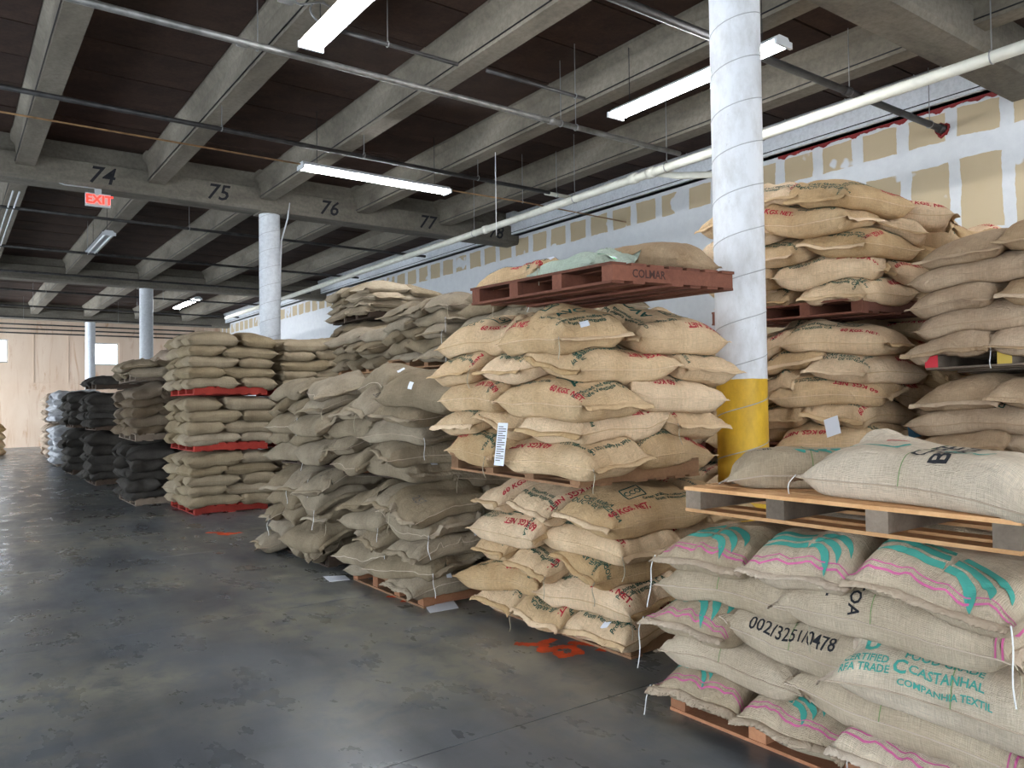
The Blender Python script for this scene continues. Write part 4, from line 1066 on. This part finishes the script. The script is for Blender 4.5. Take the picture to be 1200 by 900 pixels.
# hanging pull cord and wiring near the top lamp
r = empty('wiring_box', (2.55, 6.95, 5.33)); tag(r, 'small junction box with a looped grey cable beside the top lamp', 'junction box')
boxes('box_body', [(-.07, .07, -.07, .07, 0, .06)], M['metal'], r)
tube('cable_loop', [(.05 + .0 + .30 + .13 * math.cos(a), .02 * math.sin(a), -.02 + .11 * math.sin(a)) for a in np.linspace(.9, 7.2, 26)], .010, M['metal'], r, 6)
tube('cable', [(0, 0, .02), (.12, .0, .0), (.35, 0, .09), (.50, 0, .02), (.47, .15, -.15)], .010, M['metal'], r, 6)
tube('cable', [(-1.2, 0, .06), (-.5, 0, .03), (0, 0, .03)], .012, M['metal'], r, 6)
pc = tube('pull_cord', [(6.93, 9.9, 5.9), (6.93, 9.9, 4.2)], .006, M['string']); tag(pc, 'thin white cord hanging down beside the crosswise lamp', 'cord')
# pair of white conduits in the dark bay at far left
for k in (0, 1):
    cc_ = tube('white_conduit', [(.92 + .09 * k, 15.2, 5.2), (.92 + .09 * k, 22.5, 5.2)], .014, M['white_metal']); tag(cc_, '%s of two thin white conduits in the dark bay at far left' % ('left' if k == 0 else 'right'), 'conduit')

# ------------------------------------------------------------------ exit sign
ex = empty('exit_sign', (2.10, 14.69, 4.995)); tag(ex, 'lit red exit sign hung under the beam numeral 74', 'sign')
boxes('sign_housing', [(-.19, .19, -.03, .03, 0, .22)], M['white_metal'], ex); boxes('sign_face', [(-.165, .165, -.034, -.03, .02, .20)], M['exit_face'], ex)
boxes('mount', [(-.05, .05, -.03, .03, .22, .30)], M['white_metal'], ex)
V, F = text_mesh('EXIT', .20, .03, 0); me = fast_mesh('exit_letters', V, F, smooth=False); me.materials.append(M['exit_red']); o = bpy.data.objects.new('exit_letters', me); COL.objects.link(o); o.parent = ex; o.rotation_euler = (math.pi / 2, 0, 0); o.location = (.015, -.036, .11)
mesh_obj('exit_arrow', [(-.165, -.036, .11), (-.14, -.036, .085), (-.14, -.036, .135)], [(0, 1, 2)], M['exit_red'], ex)
tube('sign_wire', [(-1.1, -.02, .34), (-1.0, -.04, .40), (-.8, -.04, .38), (-.5, -.04, .29), (-.05, -.03, .30)], .010, M['white_metal'], ex, 6)

# ------------------------------------------------------------------ papers and tags
def sheet(name, label, corners, cat='paper', mat='paper', lines=0):
    c = [Vector(p) for p in corners]; ctr = sum(c, Vector()) / 4; n = (c[1] - c[0]).cross(c[3] - c[0]).normalized() * .0012
    V = [tuple(p - ctr - n) for p in c] + [tuple(p - ctr + n) for p in c]
    F = [(0, 3, 2, 1), (4, 5, 6, 7), (0, 1, 5, 4), (1, 2, 6, 5), (2, 3, 7, 6), (3, 0, 4, 7)]
    r = empty(name, ctr); tag(r, label, cat); mesh_obj('sheet', V, F, M[mat], r)
    if lines:
        LV, LF = [], []
        for k in range(lines):
            f0 = .08 + .84 * k / lines; f1 = f0 + .35 / lines; g1 = .9 if k % 3 else .6
            for fx, fy in ((.12, f0), (g1, f0), (g1, f1), (.12, f1)):
                p = c[0] * (1 - fx) * (1 - fy) + c[1] * fx * (1 - fy) + c[2] * fx * fy + c[3] * (1 - fx) * fy; LV.append(tuple(p - ctr + n * 1.6)); LV.append(tuple(p - ctr - n * 1.6))
            b = len(LV) - 8; LF += [(b, b + 2, b + 4, b + 6), (b + 1, b + 3, b + 5, b + 7)]
        mesh_obj('printed_lines', LV, LF, M['ink_faint'], r)
    return r
sheet('paper_sheet', 'white paper sheet on the floor before the loose grey stack, nearer one', [(3.02, 5.26, .004), (3.27, 5.25, .004), (3.34, 5.45, .02), (3.10, 5.50, .012)])
sheet('paper_sheet', 'white paper scrap on the floor under the slumped sacks, farther one', [(2.84, 6.76, .004), (3.02, 6.72, .004), (3.06, 6.92, .004), (2.87, 6.98, .01)])
sheet('hanging_tag', 'long white shipping tag hanging before the middle printed pallet', [(3.00, 4.29, 1.47), (3.00, 4.18, 1.47), (2.96, 4.18, 1.19), (2.96, 4.29, 1.19)], 'tag', lines=16)
sheet('hanging_tag', 'white card taped on sacks right of the yellow column', [(5.78, 3.66, 1.43), (5.78, 3.54, 1.47), (5.76, 3.50, 1.33), (5.76, 3.62, 1.29)], 'tag')
M['blue'] = flat('blue_plastic', (.10, .25, .38), .6)
sheet('plastic_patch', 'blue plastic wrap scrap low in the shadowed corner stack', [(6.40, 3.30, 1.40), (6.54, 3.27, 1.42), (6.56, 3.27, 1.28), (6.42, 3.30, 1.27)], 'wrap', 'blue')

# ------------------------------------------------------------------ orange paint on the floor
def paint(label, strokes, wdt, z=.0012):
    r = empty('floor_paint', (0, 0, 0)); V, F = [], []
    for st in strokes:
        P = np.array(st, float); seg = np.r_[0, np.cumsum(np.linalg.norm(np.diff(P, axis=0), axis=1))]; n = max(4, int(seg[-1] / .012)); t = np.linspace(0, seg[-1], n)
        x = np.interp(t, seg, P[:, 0]); y = np.interp(t, seg, P[:, 1]); dx, dy = np.gradient(x), np.gradient(y); L = np.hypot(dx, dy) + 1e-9
        b = len(V)
        for i in range(n):
            wl, wr2 = wdt * random.uniform(.3, .62), wdt * random.uniform(.3, .62); z += 1e-6
            V += [(x[i] - dy[i] / L[i] * wl, y[i] + dx[i] / L[i] * wl, z), (x[i] + dy[i] / L[i] * wr2, y[i] - dx[i] / L[i] * wr2, z)]
            if i: F.append((b + 2 * i - 2, b + 2 * i - 1, b + 2 * i + 1, b + 2 * i))
        z += .00004
    c = np.mean(V, 0); r.location = (c[0], c[1], 0)
    mesh_obj('paint_marks', [(v[0] - c[0], v[1] - c[1], v[2]) for v in V], F, M['orange_paint'], r); tag(r, label, 'paint')
paint('large orange numeral brushed on the floor before the printed stack', [[(3.08, 4.25), (3.22, 4.10), (3.12, 4.02), (3.22, 3.98)], [(3.20, 4.14), (3.36, 4.16)], [(3.20, 4.02), (3.34, 3.98), (3.30, 3.84), (3.16, 3.86), (3.20, 3.95)], [(3.38, 4.05), (3.52, 3.84), (3.42, 3.78)]], .075)
paint('small orange mark on the floor far down the aisle', [[(2.72, 10.42), (2.86, 10.30), (2.82, 10.12), (2.98, 10.22)], [(2.84, 10.05), (3.08, 10.14)]], .09)
paint('faint orange scrape on the floor beside the loose grey pallet', [[(3.0, 5.95), (3.12, 5.8), (3.02, 5.7)]], .05)
# small pile of orange jute sacks against the back wall at far left
for k in range(4):
    V_ = []
NA = len(SACKS)
_h = H.copy(); H[:] = 0
for k in range(4):
    o = sack(1.75 - .015 * k + 1.0, 30.0, 0.02 * (-1) ** k, 1.3, .9, .30, 'craft', 0, 'wall', 0, k)
    o.base = np.array([o.cx, o.cy, float(o.B.min())]); V, F, uv = body_arrays(o); me = fast_mesh('coffee_sack', V - o.base, F, uv); me.materials.append(M['craft'])
    ob = bpy.data.objects.new('coffee_sack', me); COL.objects.link(ob); ob.location = (1.15, 33.0, o.base[2]); tag(ob, 'orange-brown sack lying at the back wall far left, %s from the floor' % ORD[k], 'sack', 'orange sacks by the back wall')
H[:] = _h
mint = [o for o in SACKS if o.kind == 'mint'][0]
if id(mint) in shownset:
    ribbon(mint, [(-mint.la[-1] * .45, .02), (mint.la[-1] * .45, .05)], .05, 'green_strap', 'green_strap', off=.012)
    root_of(mint)['label'] = 'clear plastic bag of green beans with a green strap on the tilted pallet'
tris = 0
for o in bpy.data.objects:
    if o.type == 'MESH': tris += sum(len(p.vertices) - 2 for p in o.data.polygons)
print('objects', len(bpy.data.objects), 'triangles', tris)
